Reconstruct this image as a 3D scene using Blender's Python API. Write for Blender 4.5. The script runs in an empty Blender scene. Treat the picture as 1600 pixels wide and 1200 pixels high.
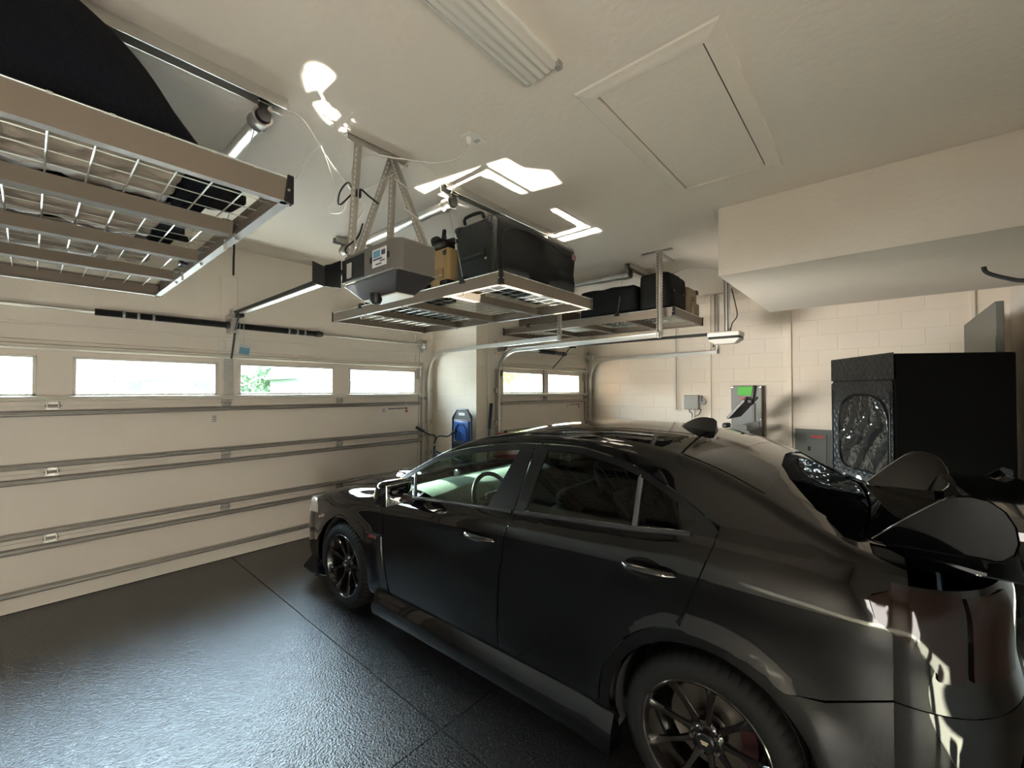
import bpy, bmesh, math, random
from mathutils import Vector, Matrix, geometry, noise
random.seed(7)
PI = math.pi
C = bpy.context.scene.collection
scene = bpy.context.scene

# ------------------------------------------------------------------ camera
CAM_H = 1.70
cam_data = bpy.data.cameras.new('camera')
cam_data.sensor_width = 36.0
cam_data.lens = 659.0 / 1600.0 * 36.0
cam_data.clip_start = 0.02
cam_data.clip_end = 400
cam = bpy.data.objects.new('camera', cam_data)
C.objects.link(cam)
cam.location = (0, 0, CAM_H)
cam.rotation_euler = (math.radians(90) + math.atan(10 / 659.0), 0, -math.atan2(.7536, .6574))
scene.camera = cam

# ------------------------------------------------------------------ view, sky, sun, daylight through the windows
scene.view_settings.view_transform = 'Standard'
scene.view_settings.look = 'None'
scene.view_settings.gamma = 1
scene.view_settings.exposure = 3.72
scene.view_settings.use_curve_mapping = False
scene.cycles.max_bounces = 14
scene.cycles.diffuse_bounces = 8
scene.cycles.glossy_bounces = 6
scene.cycles.transparent_max_bounces = 16
scene.cycles.sample_clamp_indirect = 6
scene.cycles.caustics_reflective = False
scene.cycles.caustics_refractive = False

world = bpy.data.worlds.new('daylight_sky')
scene.world = world
world.use_nodes = True
wn = world.node_tree
wn.nodes.clear()
w_out = wn.nodes.new('ShaderNodeOutputWorld')
w_bg = wn.nodes.new('ShaderNodeBackground')
w_ramp = wn.nodes.new('ShaderNodeValToRGB')
w_tc = wn.nodes.new('ShaderNodeTexCoord')
w_sep = wn.nodes.new('ShaderNodeSeparateXYZ')
wn.links.new(w_tc.outputs['Generated'], w_sep.inputs[0])
wn.links.new(w_sep.outputs['Z'], w_ramp.inputs['Fac'])
w_ramp.color_ramp.elements[0].position = 0.0
w_ramp.color_ramp.elements[0].color = (.70, .74, .79, 1)
w_ramp.color_ramp.elements[1].position = 0.7
w_ramp.color_ramp.elements[1].color = (.55, .68, .90, 1)
wn.links.new(w_ramp.outputs[0], w_bg.inputs[0])
# the sky is brighter round the sun
w_dot = wn.nodes.new('ShaderNodeVectorMath')
w_dot.operation = 'DOT_PRODUCT'
w_dot.inputs[1].default_value = Vector((.13, .955, .45)).normalized()
w_max = wn.nodes.new('ShaderNodeMath')
w_max.operation = 'MAXIMUM'
w_max.inputs[1].default_value = 0
w_pow = wn.nodes.new('ShaderNodeMath')
w_pow.operation = 'POWER'
w_pow.inputs[1].default_value = 7
w_mul = wn.nodes.new('ShaderNodeMath')
w_mul.operation = 'MULTIPLY_ADD'
w_mul.inputs[1].default_value = 18.0
w_mul.inputs[2].default_value = 1.9
wn.links.new(w_tc.outputs['Generated'], w_dot.inputs[0])
wn.links.new(w_dot.outputs['Value'], w_max.inputs[0])
wn.links.new(w_max.outputs[0], w_pow.inputs[0])
wn.links.new(w_pow.outputs[0], w_mul.inputs[0])
wn.links.new(w_mul.outputs[0], w_bg.inputs[1])
wn.links.new(w_bg.outputs[0], w_out.inputs[0])


def lamp(name, kind, loc, direction, energy, color=(1, 1, 1), **kw):
    d = bpy.data.lights.new(name, kind)
    d.energy = energy
    d.color = color
    for k, v in kw.items():
        setattr(d, k, v)
    o = bpy.data.objects.new(name, d)
    o.location = loc
    o.rotation_euler = Vector(direction).to_track_quat('-Z', 'Y').to_euler()
    C.objects.link(o)
    return o


sun_dir = Vector((-.13, -.955, -.265)).normalized()
lamp('sun', 'SUN', (0, 30, 15), sun_dir, 9.0, (1.0, .94, .86), angle=.012)
# daylight entering by the window strips of both garage doors
for cx_, w_, y_ in ((-.46, 1.0, 5.03), (.74, 1.0, 5.03), (1.93, 1.0, 5.03), (3.12, 1.0, 5.03), (4.94, .96, 4.12), (6.0, .93, 4.12)):
    p = lamp('window_daylight', 'AREA', (cx_, y_, 1.81), (0, -1, 0), 1, size=w_, size_y=.33, shape='RECTANGLE')
    p.data.cycles.is_portal = True


# added fill lamp at the back wall, for a doorway assumed behind the camera
lamp('doorway_fill', 'AREA', (-.72, -1.03, 1.15), (.12, 1, .05), 7.5, (1.0, .93, .85), size=.8, size_y=1.95, shape='RECTANGLE')


# added narrow lamps imitating sun reflected to the ceiling by windshield and fender
def glint_lamp(target, direction, dist, w, h, energy, shape='RECTANGLE'):
    d = Vector(direction).normalized()
    o = lamp('sun_glint_lamp', 'AREA', Vector(target) - d * dist, d, energy, (1.0, .97, .86), size=w, size_y=h, shape=shape)
    o.data.spread = math.radians(1.6)
    return o


glint_lamp((2.12, 2.08, 3.15), (-.26, -.05, 1), 1.75, .92, .44, 1.4)
glint_lamp((3.08, 2.10, 3.15), (.0, -.05, 1), 1.75, .66, .40, 1.0)
wall_fill = lamp('right_wall_fill', 'AREA', (2.85, 2.15, 1.52), (1, -.5, .04), 2.8, (1.0, .95, .86), size=.9, size_y=.45, shape='RECTANGLE')  # added soft fill for the right wall, in place of sun off the windshield
wall_fill.data.spread = math.radians(92)
glint_lamp((.98, 2.06, 3.15), (-.34, -.40, 1), 2.2, .17, .42, .2, 'ELLIPSE')


# ------------------------------------------------------------------ materials
MATS = {}


def mat(name, color=(.5, .5, .5), rough=.5, metal=0.0, coat=0.0, spec=.5, bump=None, var=None, alpha=None, emit=None):
    """bump=(scale, strength[, detail]); var=(scale, amount) mottles the colour"""
    if name in MATS:
        return MATS[name]
    m = bpy.data.materials.new(name)
    m.use_nodes = True
    nt = m.node_tree
    b = nt.nodes['Principled BSDF']
    b.inputs['Base Color'].default_value = (*color, 1)
    b.inputs['Roughness'].default_value = rough
    b.inputs['Metallic'].default_value = metal
    b.inputs['Coat Weight'].default_value = coat
    b.inputs['Coat Roughness'].default_value = .02
    b.inputs['Specular IOR Level'].default_value = spec
    tc = nt.nodes.new('ShaderNodeTexCoord')
    if bump:
        n = nt.nodes.new('ShaderNodeTexNoise')
        n.inputs['Scale'].default_value = bump[0]
        n.inputs['Detail'].default_value = bump[2] if len(bump) > 2 else 3
        bp = nt.nodes.new('ShaderNodeBump')
        bp.inputs['Strength'].default_value = bump[1]
        bp.inputs['Distance'].default_value = .01
        nt.links.new(tc.outputs['Object'], n.inputs['Vector'])
        nt.links.new(n.outputs['Fac'], bp.inputs['Height'])
        nt.links.new(bp.outputs[0], b.inputs['Normal'])
    if var:
        n2 = nt.nodes.new('ShaderNodeTexNoise')
        n2.inputs['Scale'].default_value = var[0]
        n2.inputs['Detail'].default_value = 5
        mx = nt.nodes.new('ShaderNodeMix')
        mx.data_type = 'RGBA'
        a = var[1]
        mx.inputs[6].default_value = (*[c * (1 - a) for c in color], 1)
        mx.inputs[7].default_value = (*[min(1, c * (1 + a)) for c in color], 1)
        nt.links.new(tc.outputs['Object'], n2.inputs['Vector'])
        nt.links.new(n2.outputs['Fac'], mx.inputs[0])
        nt.links.new(mx.outputs[2], b.inputs['Base Color'])
    if emit:
        b.inputs['Emission Color'].default_value = (*emit[0], 1)
        b.inputs['Emission Strength'].default_value = emit[1]
    MATS[name] = m
    return m


def glass_mat(name, tint, reflect=1.0):
    """thin sheet of glass: fresnel mirror over a tinted see-through"""
    if name in MATS:
        return MATS[name]
    m = bpy.data.materials.new(name)
    m.use_nodes = True
    nt = m.node_tree
    nt.nodes.clear()
    o = nt.nodes.new('ShaderNodeOutputMaterial')
    t = nt.nodes.new('ShaderNodeBsdfTransparent')
    t.inputs[0].default_value = (*tint, 1)
    g = nt.nodes.new('ShaderNodeBsdfGlossy')
    g.inputs['Roughness'].default_value = .01
    f = nt.nodes.new('ShaderNodeLayerWeight')
    f.inputs[0].default_value = .5
    pw = nt.nodes.new('ShaderNodeMath')
    pw.operation = 'POWER'
    pw.inputs[1].default_value = 4.5
    nt.links.new(f.outputs['Facing'], pw.inputs[0])
    mm = nt.nodes.new('ShaderNodeMath')
    mm.operation = 'MULTIPLY_ADD'
    mm.inputs[1].default_value = .9 * min(1, reflect)
    mm.inputs[2].default_value = .045 * reflect
    mx = nt.nodes.new('ShaderNodeMixShader')
    nt.links.new(pw.outputs[0], mm.inputs[0])
    nt.links.new(mm.outputs[0], mx.inputs[0])
    nt.links.new(t.outputs[0], mx.inputs[1])
    nt.links.new(g.outputs[0], mx.inputs[2])
    nt.links.new(mx.outputs[0], o.inputs[0])
    MATS[name] = m
    return m


def block_mat(name, color, axis):
    """painted concrete block: faint running-bond joints as bump; axis = which world axis runs along the wall"""
    m = mat(name, color, .75, var=(1.3, .05))
    nt = m.node_tree
    b = nt.nodes['Principled BSDF']
    tc = nt.nodes['Texture Coordinate']
    sp = nt.nodes.new('ShaderNodeSeparateXYZ')
    cb = nt.nodes.new('ShaderNodeCombineXYZ')
    nt.links.new(tc.outputs['Object'], sp.inputs[0])
    nt.links.new(sp.outputs[axis], cb.inputs['X'])
    nt.links.new(sp.outputs['Z'], cb.inputs['Y'])
    br = nt.nodes.new('ShaderNodeTexBrick')
    br.inputs['Scale'].default_value = 1.0
    br.inputs['Brick Width'].default_value = .406
    br.inputs['Row Height'].default_value = .203
    br.inputs['Mortar Size'].default_value = .004
    br.inputs['Mortar Smooth'].default_value = .6
    br.inputs['Color1'].default_value = (1, 1, 1, 1)
    br.inputs['Color2'].default_value = (1, 1, 1, 1)
    br.inputs['Mortar'].default_value = (0, 0, 0, 1)
    nt.links.new(cb.outputs[0], br.inputs['Vector'])
    n = nt.nodes.new('ShaderNodeTexNoise')
    n.inputs['Scale'].default_value = 60
    n.inputs['Detail'].default_value = 4
    nt.links.new(tc.outputs['Object'], n.inputs['Vector'])
    b1 = nt.nodes.new('ShaderNodeBump')
    b1.inputs['Strength'].default_value = .55
    b1.inputs['Distance'].default_value = .006
    b2 = nt.nodes.new('ShaderNodeBump')
    b2.inputs['Strength'].default_value = .12
    b2.inputs['Distance'].default_value = .004
    nt.links.new(br.outputs['Color'], b1.inputs['Height'])
    nt.links.new(n.outputs['Fac'], b2.inputs['Height'])
    nt.links.new(b1.outputs[0], b2.inputs['Normal'])
    nt.links.new(b2.outputs[0], b.inputs['Normal'])
    return m


WALLC = (.71, .65, .575)
M_wall = mat('painted_wall', WALLC, .8, bump=(55, .15, 4), var=(.9, .04))
M_ceil = mat('knockdown_ceiling', (.73, .66, .575), .85, bump=(28, .3, 5), var=(.7, .03))
M_block_x = block_mat('painted_block_across', WALLC, 'X')
M_block_y = block_mat('painted_block_along', (.77, .69, .59), 'Y')
M_door = mat('door_beige', (.68, .61, .535), .5, bump=(180, .05), var=(2, .03))
M_doorframe = mat('door_cream', (.64, .60, .53), .5)
M_galv = mat('galvanised_steel', (.42, .40, .37), .42, .8, bump=(90, .05), var=(14, .15))
M_track = mat('track_steel', (.62, .61, .57), .3, .85, var=(9, .12))
M_angle = mat('slotted_angle_steel', (.52, .50, .46), .38, .9, var=(20, .15))
M_rack = mat('rack_taupe', (.17, .138, .105), .45, .15, var=(6, .06))
M_beam = mat('beam_taupe', (.15, .122, .093), .7, 0, 0, .2, var=(6, .06))
M_wire = mat('zinc_wire', (.66, .68, .64), .28, .8)
M_blackp = mat('black_plastic', (.006, .006, .006), .45, 0, 0, .35)
M_darkmetal = mat('dark_steel', (.05, .05, .05), .4, .6)
M_blackrub = mat('black_rubber', (.018, .018, .018), .75, bump=(60, .1))
M_white = mat('white_plastic', (.72, .70, .64), .45)
M_paint = mat('black_car_paint', (.002, .002, .0023), .035, 0, 0, .5)
M_gloss = mat('gloss_black', (.003, .003, .003), .08, 0, 1.0)
M_satin = mat('satin_black', (.006, .006, .007), .3)
M_frame = mat('window_frame_black', (.004, .004, .0045), .22, 0, 0, .4)
M_tire = mat('tire_rubber', (.0045, .0045, .0045), .75, 0, 0, .2, bump=(200, .1))
M_rim = mat('rim_black', (.006, .005, .0045), .16, .1, .6)
M_chrome = mat('chrome', (.75, .73, .68), .1, 1.0)
M_glass = glass_mat('clear_glass', (.90, .96, .92))
M_glass_front = glass_mat('side_glass_light_tint', (.52, .66, .58), 1.2)
M_glass_rear = glass_mat('side_glass_dark_tint', (.10, .105, .10), 1.2)
M_glass_back = glass_mat('back_glass_black_tint', (.03, .03, .03), 1.6)
M_seat = mat('seat_cloth', (.05, .05, .052), .8, bump=(120, .2))
M_dash = mat('dash_plastic', (.15, .17, .15), .6, bump=(150, .15))
M_navy = mat('navy_cloth', (.0045, .0055, .009), .9, 0, 0, .12, bump=(70, .5, 6), var=(8, .2))
M_nylon = mat('black_nylon', (.0035, .0035, .0035), .7, 0, 0, .2, bump=(220, .3), var=(30, .2))
M_tan = mat('tan_case', (.30, .20, .085), .55, bump=(120, .12), var=(12, .08))
M_khaki = mat('khaki_case', (.22, .175, .11), .6, bump=(120, .12))
M_case = mat('charcoal_case', (.007, .008, .007), .5, 0, 0, .3, bump=(40, .2))
M_sheet = mat('quilted_sheet', (.36, .31, .26), .7, bump=(11, 1.0, 6), var=(9, .25))
M_concrete = mat('drive_concrete', (.58, .55, .52), .85, bump=(30, .3), var=(3, .1))
M_grass = mat('lawn_grass', (.12, .22, .05), .9, bump=(60, .6), var=(4, .3))


# ------------------------------------------------------------------ mesh helpers
class MB:
    def __init__(s):
        s.bm = bmesh.new()

    def box(s, a, b, mtx=None):
        x0, y0, z0 = a
        x1, y1, z1 = b
        v = [s.bm.verts.new(p) for p in ((x0, y0, z0), (x1, y0, z0), (x1, y1, z0), (x0, y1, z0), (x0, y0, z1), (x1, y0, z1), (x1, y1, z1), (x0, y1, z1))]
        if mtx:
            for q in v:
                q.co = mtx @ q.co
        for f in ((0, 3, 2, 1), (4, 5, 6, 7), (0, 1, 5, 4), (1, 2, 6, 5), (2, 3, 7, 6), (3, 0, 4, 7)):
            s.bm.faces.new([v[i] for i in f])
        return s

    def cbox(s, c, size, mtx=None):
        return s.box([c[i] - size[i] / 2 for i in range(3)], [c[i] + size[i] / 2 for i in range(3)], mtx)

    def rings(s, rings, cap=True, closed=True):
        vs = [[s.bm.verts.new(p) for p in r] for r in rings]
        n = len(vs[0])
        for a, b in zip(vs, vs[1:]):
            for i in range(n if closed else n - 1):
                j = (i + 1) % n
                s.bm.faces.new((a[i], a[j], b[j], b[i]))
        if cap:
            s.bm.faces.new(vs[0][::-1])
            s.bm.faces.new(vs[-1])
        return s

    def tube(s, pts, r, n=8, cap=True):
        pts = [Vector(p) for p in pts]
        rs = r if isinstance(r, (list, tuple)) else [r] * len(pts)
        rings = []
        t0 = (pts[1] - pts[0]).normalized()
        up = Vector((0, 0, 1)) if abs(t0.z) < .9 else Vector((1, 0, 0))
        nrm = t0.cross(up).normalized()
        for i, p in enumerate(pts):
            a = pts[max(0, i - 1)]
            b = pts[min(len(pts) - 1, i + 1)]
            t = (b - a).normalized()
            nrm = (nrm - t * nrm.dot(t))
            if nrm.length < 1e-6:
                nrm = t.orthogonal()
            nrm.normalize()
            bi = t.cross(nrm)
            rings.append([p + (nrm * math.cos(2 * PI * k / n) + bi * math.sin(2 * PI * k / n)) * rs[i] for k in range(n)])
        return s.rings(rings, cap)

    def sweep(s, pts, prof, side=None):
        """sweep a 2D profile (list of (a,b)) along pts; a = sideways (given vector), b = the other"""
        pts = [Vector(p) for p in pts]
        rings = []
        for i, p in enumerate(pts):
            t = (pts[min(len(pts) - 1, i + 1)] - pts[max(0, i - 1)]).normalized()
            sd = Vector(side)
            sd = (sd - t * sd.dot(t)).normalized()
            u = t.cross(sd)
            rings.append([p + sd * a + u * b for a, b in prof])
        return s.rings(rings, True)

    def prism(s, poly, axis, a, b):
        """poly 2D in the two other axes (in xyz order), extruded along axis from a to b"""
        def P(q, w):
            if axis == 'x':
                return (w, q[0], q[1])
            if axis == 'y':
                return (q[0], w, q[1])
            return (q[0], q[1], w)
        lo = [s.bm.verts.new(P(q, a)) for q in poly]
        hi = [s.bm.verts.new(P(q, b)) for q in poly]
        n = len(poly)
        s.bm.faces.new(lo[::-1])
        s.bm.faces.new(hi)
        for i in range(n):
            s.bm.faces.new((lo[i], lo[(i + 1) % n], hi[(i + 1) % n], hi[i]))
        return s

    def lathe(s, prof, c, axis='x', n=40):
        """prof: (radius, along)"""
        rings = []
        for r, w in prof:
            ring = []
            for k in range(n):
                a = 2 * PI * k / n
                u, v = r * math.cos(a), r * math.sin(a)
                if axis == 'x':
                    p = (c[0] + w, c[1] + u, c[2] + v)
                elif axis == 'y':
                    p = (c[0] + u, c[1] + w, c[2] + v)
                else:
                    p = (c[0] + u, c[1] + v, c[2] + w)
                ring.append(p)
            rings.append(ring)
        return s.rings(rings, True)

    def grid(s, f, nu, nv, wrap=False):
        vs = [[s.bm.verts.new(f(i / nu, j / nv)) for j in range(nv + 1)] for i in range(nu + 1)]
        for i in range(nu):
            for j in range(nv):
                s.bm.faces.new((vs[i][j], vs[i + 1][j], vs[i + 1][j + 1], vs[i][j + 1]))
        return s

    def rbox(s, c, size, r=.03, jit=0.0, seg=3, cuts=0, mtx=None):
        """rounded soft box"""
        t = bmesh.new()
        bmesh.ops.create_cube(t, size=1)
        for v in t.verts:
            v.co = Vector((v.co.x * size[0], v.co.y * size[1], v.co.z * size[2]))
        bmesh.ops.bevel(t, geom=t.edges[:], offset=r, segments=seg, affect='EDGES', profile=.5)
        if cuts:
            bmesh.ops.subdivide_edges(t, edges=[e for e in t.edges if e.calc_length() > .08], cuts=cuts, use_grid_fill=True)
        seed = Vector((c[0] * 7.3, c[1] * 3.1, c[2] * 5.7))
        for v in t.verts:
            if jit:
                d = noise.noise(v.co * 9 + seed) * jit + noise.noise(v.co * 25 + seed) * jit * .35
                v.co += v.co.normalized() * d
            if mtx:
                v.co = mtx @ v.co
            v.co += Vector(c)
        me = bpy.data.meshes.new('tmp')
        t.to_mesh(me)
        t.free()
        s.bm.from_mesh(me)
        bpy.data.meshes.remove(me)
        return s

    def build(s, name, m, parent=None, smooth=None, bevel=0, bseg=2, local=False, solid=0):
        bm = s.bm
        bmesh.ops.recalc_face_normals(bm, faces=bm.faces[:])
        me = bpy.data.meshes.new(name)
        bm.to_mesh(me)
        bm.free()
        o = bpy.data.objects.new(name, me)
        C.objects.link(o)
        me.materials.append(m)
        if smooth:
            for p in me.polygons:
                p.use_smooth = True
            if smooth < 179:
                me.set_sharp_from_angle(angle=math.radians(smooth))
        if solid:
            md = o.modifiers.new('thick', 'SOLIDIFY')
            md.thickness = solid
            md.offset = -1
        if bevel:
            md = o.modifiers.new('bevel', 'BEVEL')
            md.width = bevel
            md.segments = bseg
            md.limit_method = 'ANGLE'
        if parent is not None:
            o.parent = parent
            if not local and parent.type == 'EMPTY':
                o.matrix_parent_inverse = Matrix.Translation(parent.location).inverted()
        return o


def tag(o, label, cat, group=None, kind=None):
    o['label'] = label
    o['category'] = cat
    if group:
        o['group'] = group
    if kind:
        o['kind'] = kind
    return o


def thing(name, loc, label, cat, group=None, kind=None):
    o = bpy.data.objects.new(name, None)
    o.empty_display_size = .1
    o.location = loc
    C.objects.link(o)
    return tag(o, label, cat, group, kind)


def struct(o):
    o['kind'] = 'structure'
    return o


def copy_tree(o, parent=None):
    c = o.copy()
    C.objects.link(c)
    if parent:
        c.parent = parent
    for ch in list(o.children):
        copy_tree(ch, c)
    return c


def arc(cx, cy, r, a0, a1, n):
    return [(cx + r * math.cos(math.radians(a0 + (a1 - a0) * i / n)), cy + r * math.sin(math.radians(a0 + (a1 - a0) * i / n))) for i in range(n + 1)]


def smooth_path(pts, n=6):
    out = []
    P = [Vector(p) for p in pts]
    for i in range(len(P) - 1):
        p0, p1, p2, p3 = P[max(0, i - 1)], P[i], P[i + 1], P[min(len(P) - 1, i + 2)]
        for k in range(n):
            t = k / n
            out.append(.5 * ((2 * p1) + (p2 - p0) * t + (2 * p0 - 5 * p1 + 4 * p2 - p3) * t * t + (3 * p1 - p0 - 3 * p2 + p3) * t ** 3))
    out.append(P[-1])
    return out


# ------------------------------------------------------------------ room shell
YD, YS = 4.97, 4.05          # inner faces of the walls of the double and the single door
XL, XR, YB, ZC = -1.55, 6.86, -1.05, 3.15
D1 = (-1.10, 3.74)           # opening of the double door
D2 = (4.36, 6.70)
DZ = 2.10


def make_floor():
    m = bpy.data.materials.new('black_flake_epoxy')
    m.use_nodes = True
    nt = m.node_tree
    b = nt.nodes['Principled BSDF']
    tc = nt.nodes.new('ShaderNodeTexCoord')
    v = nt.nodes.new('ShaderNodeTexVoronoi')
    v.inputs['Scale'].default_value = 260
    nt.links.new(tc.outputs['Object'], v.inputs['Vector'])
    r = nt.nodes.new('ShaderNodeValToRGB')
    r.color_ramp.elements[0].position = .0
    r.color_ramp.elements[0].color = (.010, .010, .011, 1)
    r.color_ramp.elements[1].position = .93
    r.color_ramp.elements[1].color = (.016, .015, .015, 1)
    e = r.color_ramp.elements.new(.965)
    e.color = (.075, .072, .068, 1)
    nt.links.new(v.outputs['Color'], r.inputs['Fac'])
    n0 = nt.nodes.new('ShaderNodeTexNoise')
    n0.inputs['Scale'].default_value = 3
    n0.inputs['Detail'].default_value = 6
    nt.links.new(tc.outputs['Object'], n0.inputs['Vector'])
    mr = nt.nodes.new('ShaderNodeMapRange')
    mr.inputs[3].default_value = .10
    mr.inputs[4].default_value = .17
    nt.links.new(n0.outputs['Fac'], mr.inputs[0])
    nt.links.new(mr.outputs[0], b.inputs['Roughness'])
    nt.links.new(r.outputs[0], b.inputs['Base Color'])
    n = nt.nodes.new('ShaderNodeTexNoise')
    n.inputs['Scale'].default_value = 88
    n.inputs['Detail'].default_value = 2
    n.inputs['Roughness'].default_value = .6
    nt.links.new(tc.outputs['Object'], n.inputs['Vector'])
    bp = nt.nodes.new('ShaderNodeBump')
    bp.inputs['Strength'].default_value = 1.0
    bp.inputs['Distance'].default_value = .0055
    nt.links.new(n.outputs['Fac'], bp.inputs['Height'])
    nt.links.new(bp.outputs[0], b.inputs['Normal'])
    b.inputs['Specular IOR Level'].default_value = .8
    mb = MB()
    # four poured slabs parted by saw cuts 6 mm wide
    g = .003
    xs = [(XL - .2, 1.378 - g), (1.378 + g, XR + .2)]
    ys = [(YB - .2, 1.675 - g), (1.675 + g, YD + .3)]
    for x in xs:
        for y in ys:
            mb.box((x[0], y[0], -.2), (x[1], y[1], 0))
    o = mb.build('floor', m)
    struct(o)
    cut = MB().box((1.378 - g, YB, -.2), (1.378 + g, YD + .2, -.006)).box((XL, 1.675 - g, -.2), (XR, 1.675 + g, -.006))
    struct(cut.build('trim_1', mat('joint_filler', (.004, .004, .004), .9)))


make_floor()
struct(MB().box((XL - .2, YB - .2, ZC), (XR + .2, YD + .25, ZC + .2)).build('ceiling', M_ceil))
struct(MB().box((XL - .2, YB, 0), (XL, YD + .2, ZC)).build('wall_left', M_wall))
struct(MB().box((XL - .2, YB - .2, 0), (XR + .2, YB, ZC)).build('wall_back', M_wall))
struct(MB().box((XR, YB, 0), (XR + .2, YS + .2, ZC)).build('wall_right', M_block_y))
# shallow pilasters on the right wall
struct(MB().box((XR - .02, 1.94, 0), (XR, 1.965, ZC)).build('trim_2', M_block_y, bevel=.004))
struct(MB().box((XR - .03, .905, 0), (XR, .935, ZC)).box((XR - .03, -.80, 0), (XR, -.76, ZC)).build('trim_3', M_block_y, bevel=.004))
# wall with the double door: header, left jamb, right jamb strip
struct(MB().box((XL, YD, 0), (D1[0], YD + .2, ZC)).box((D1[0], YD, DZ), (D1[1], YD + .2, ZC)).box((D1[1], YD, 0), (3.92, YD + .2, ZC)).build('wall_front', M_wall))
# block pier between the two doors, its left face lit by the big windows
struct(MB().box((3.92, YS, 0), (4.12, YD + .2, ZC)).build('wall_middle', M_block_y))
struct(MB().box((4.12, YS, 0), (D2[0], YS + .2, ZC)).box((D2[0], YS, DZ), (D2[1], YS + .2, ZC)).box((D2[1], YS, 0), (XR, YS + .2, ZC)).build('wall_far', M_wall))
# boxed-in duct under the ceiling
struct(MB().box((3.60, YB, 2.61), (5.65, .96, ZC)).build('trim_8', M_ceil, bevel=.004))
# bolted centre plate above the double door
struct(MB().box((1.255, YD - .02, 2.36), (1.40, YD, 2.86)).build('trim_4', M_wall, bevel=.008))


# ------------------------------------------------------------------ garage doors
def garage_door(name, x0, x1, y, windows, hinges, sticker):
    """y = inner face of the wall; the sections stand just inside it"""
    d = thing(name, (x0, y, 0), 'garage door', 'door')
    del d['category']
    del d['label']
    struct(d)
    yf = y + .03                    # inner face of the flush panels
    sec = .525
    for k in range(4):
        z0, z1 = k * sec + .004, (k + 1) * sec - .002
        mb = MB()
        if k < 3:
            mb.box((x0, yf, z0), (x1, yf + .045, z1))
        else:
            zb, zt = 1.645, 1.975
            mb.box((x0, yf, z0), (x1, yf + .045, zb)).box((x0, yf, zt), (x1, yf + .045, z1))
            xs = [x0] + [v for w in windows for v in w] + [x1]
            for i in range(0, len(xs), 2):
                mb.box((xs[i], yf, zb), (xs[i + 1], yf + .045, zt))
        s = mb.build('door_section', M_door, d)
        # rolled lips along the top and bottom of each section
        for zz, hh in ((z0 + .055, .022), (z1 - .055, .022)):
            if k == 3 and zz > 1.9:
                zz = 2.045
            if k == 0 and zz < .1:
                zz = .145
            MB().prism([(yf, zz - hh), (yf - .035, zz - hh), (yf - .042, zz - hh * .4), (yf - .03, zz + hh * .2), (yf - .042, zz + hh * .7), (yf - .03, zz + hh), (yf, zz + hh)], 'x', x0 + .02, x1 - .02).build('stiffening_rail', M_galv if k != 3 else M_doorframe, d, bevel=.003)
    MB().box((x0, yf + .012, sec - .02), (x1, yf + .034, sec + .02)).box((x0, yf + .012, 2 * sec - .02), (x1, yf + .034, 2 * sec + .02)).box((x0, yf + .012, 3 * sec - .02), (x1, yf + .034, 3 * sec + .02)).build('section_seal', M_doorframe, d)
    MB().tube([(x0, yf + .02, .0), (x1, yf + .02, .0)], .02, 8).build('bottom_seal', M_blackrub, d)
    for (a, b) in windows:
        zb, zt = 1.645, 1.975
        fr = MB()
        w = .03
        for q in (((a - .005, zb - .005), (b + .005, zb + w)), ((a - .005, zt - w * .6), (b + .005, zt + .005)), ((a - .005, zb), (a + w * .6, zt)), ((b - w * .6, zb), (b + .005, zt))):
            fr.box((q[0][0], yf - .012, q[0][1]), (q[1][0], yf + .05, q[1][1]))
        f = fr.build('window_frame', M_doorframe, d, bevel=.004)
        MB().box((a + .01, yf + .022, zb + .01), (b - .01, yf + .026, zt - .01)).build('pane', M_glass, f)
    for k in (1, 2, 3):
        for hx in hinges:
            z = k * sec
            hb = MB()
            hb.box((hx - .04, yf - .006, z - .062), (hx + .04, yf, z - .012)).box((hx - .04, yf - .006, z + .012), (hx + .04, yf, z + .062))
            hb.box((hx - .035, yf - .03, z - .018), (hx - .027, yf, z + .03)).box((hx + .027, yf - .03, z - .018), (hx + .035, yf, z + .03))
            hb.tube([(hx - .045, yf - .014, z), (hx + .045, yf - .014, z)], .008, 8)
            hb.tube([(hx - .015, yf - .012, z + .038), (hx - .015, yf, z + .038)], .006, 6).tube([(hx + .015, yf - .012, z + .038), (hx + .015, yf, z + .038)], .006, 6)
            hb.build('hinge', M_galv, d, bevel=.002)
        for ex, sg in ((x0 + .03, -1), (x1 - .03, 1)):
            rb = MB()
            z = k * sec
            rb.box((ex - .03, yf - .012, z - .05), (ex + .03, yf, z + .05))
            rb.box((ex - .02 + sg * .02, yf - .05, z - .025), (ex + .02 + sg * .01, yf, z + .025))
            rb.tube([(ex, yf - .035, z + .01), (ex + sg * .07, yf - .035, z + .01)], .006, 6)
            rb.lathe([(.0, 0), (.022, 0), (.022, .012), (0, .012)], (ex + sg * .062 - .006, yf - .035, z + .01), 'x', 14)
            rb.build('roller_bracket', M_galv, d, bevel=.002)
    # top corner brackets
    for ex in (x0 + .05, x1 - .05):
        MB().box((ex - .03, yf - .014, 1.86), (ex + .03, yf, 2.02)).box((ex - .01, yf - .06, 1.90), (ex + .0, yf, 1.99)).build('top_bracket', M_galv, d, bevel=.002)
    # vertical stile covering the panel ends
    for ex in (x0 + .012, x1 - .012):
        MB().box((ex - .012, yf - .01, .01), (ex + .012, yf, 2.09)).build('end_stile', M_galv, d)
    # printed notice on the panel under the windows
    sx, sz = sticker
    MB().box((sx, yf - .0022, sz), (sx + .055, yf - .0008, sz + .06)).build('warning_sticker', mat('sticker_paper', (.66, .63, .58), .6), d)
    tb = MB()
    for i in range(5):
        tb.box((sx + .005, yf - .0032, sz + .008 + i * .011), (sx + .05 - .012 * (i % 2), yf - .0024, sz + .012 + i * .011))
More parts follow.
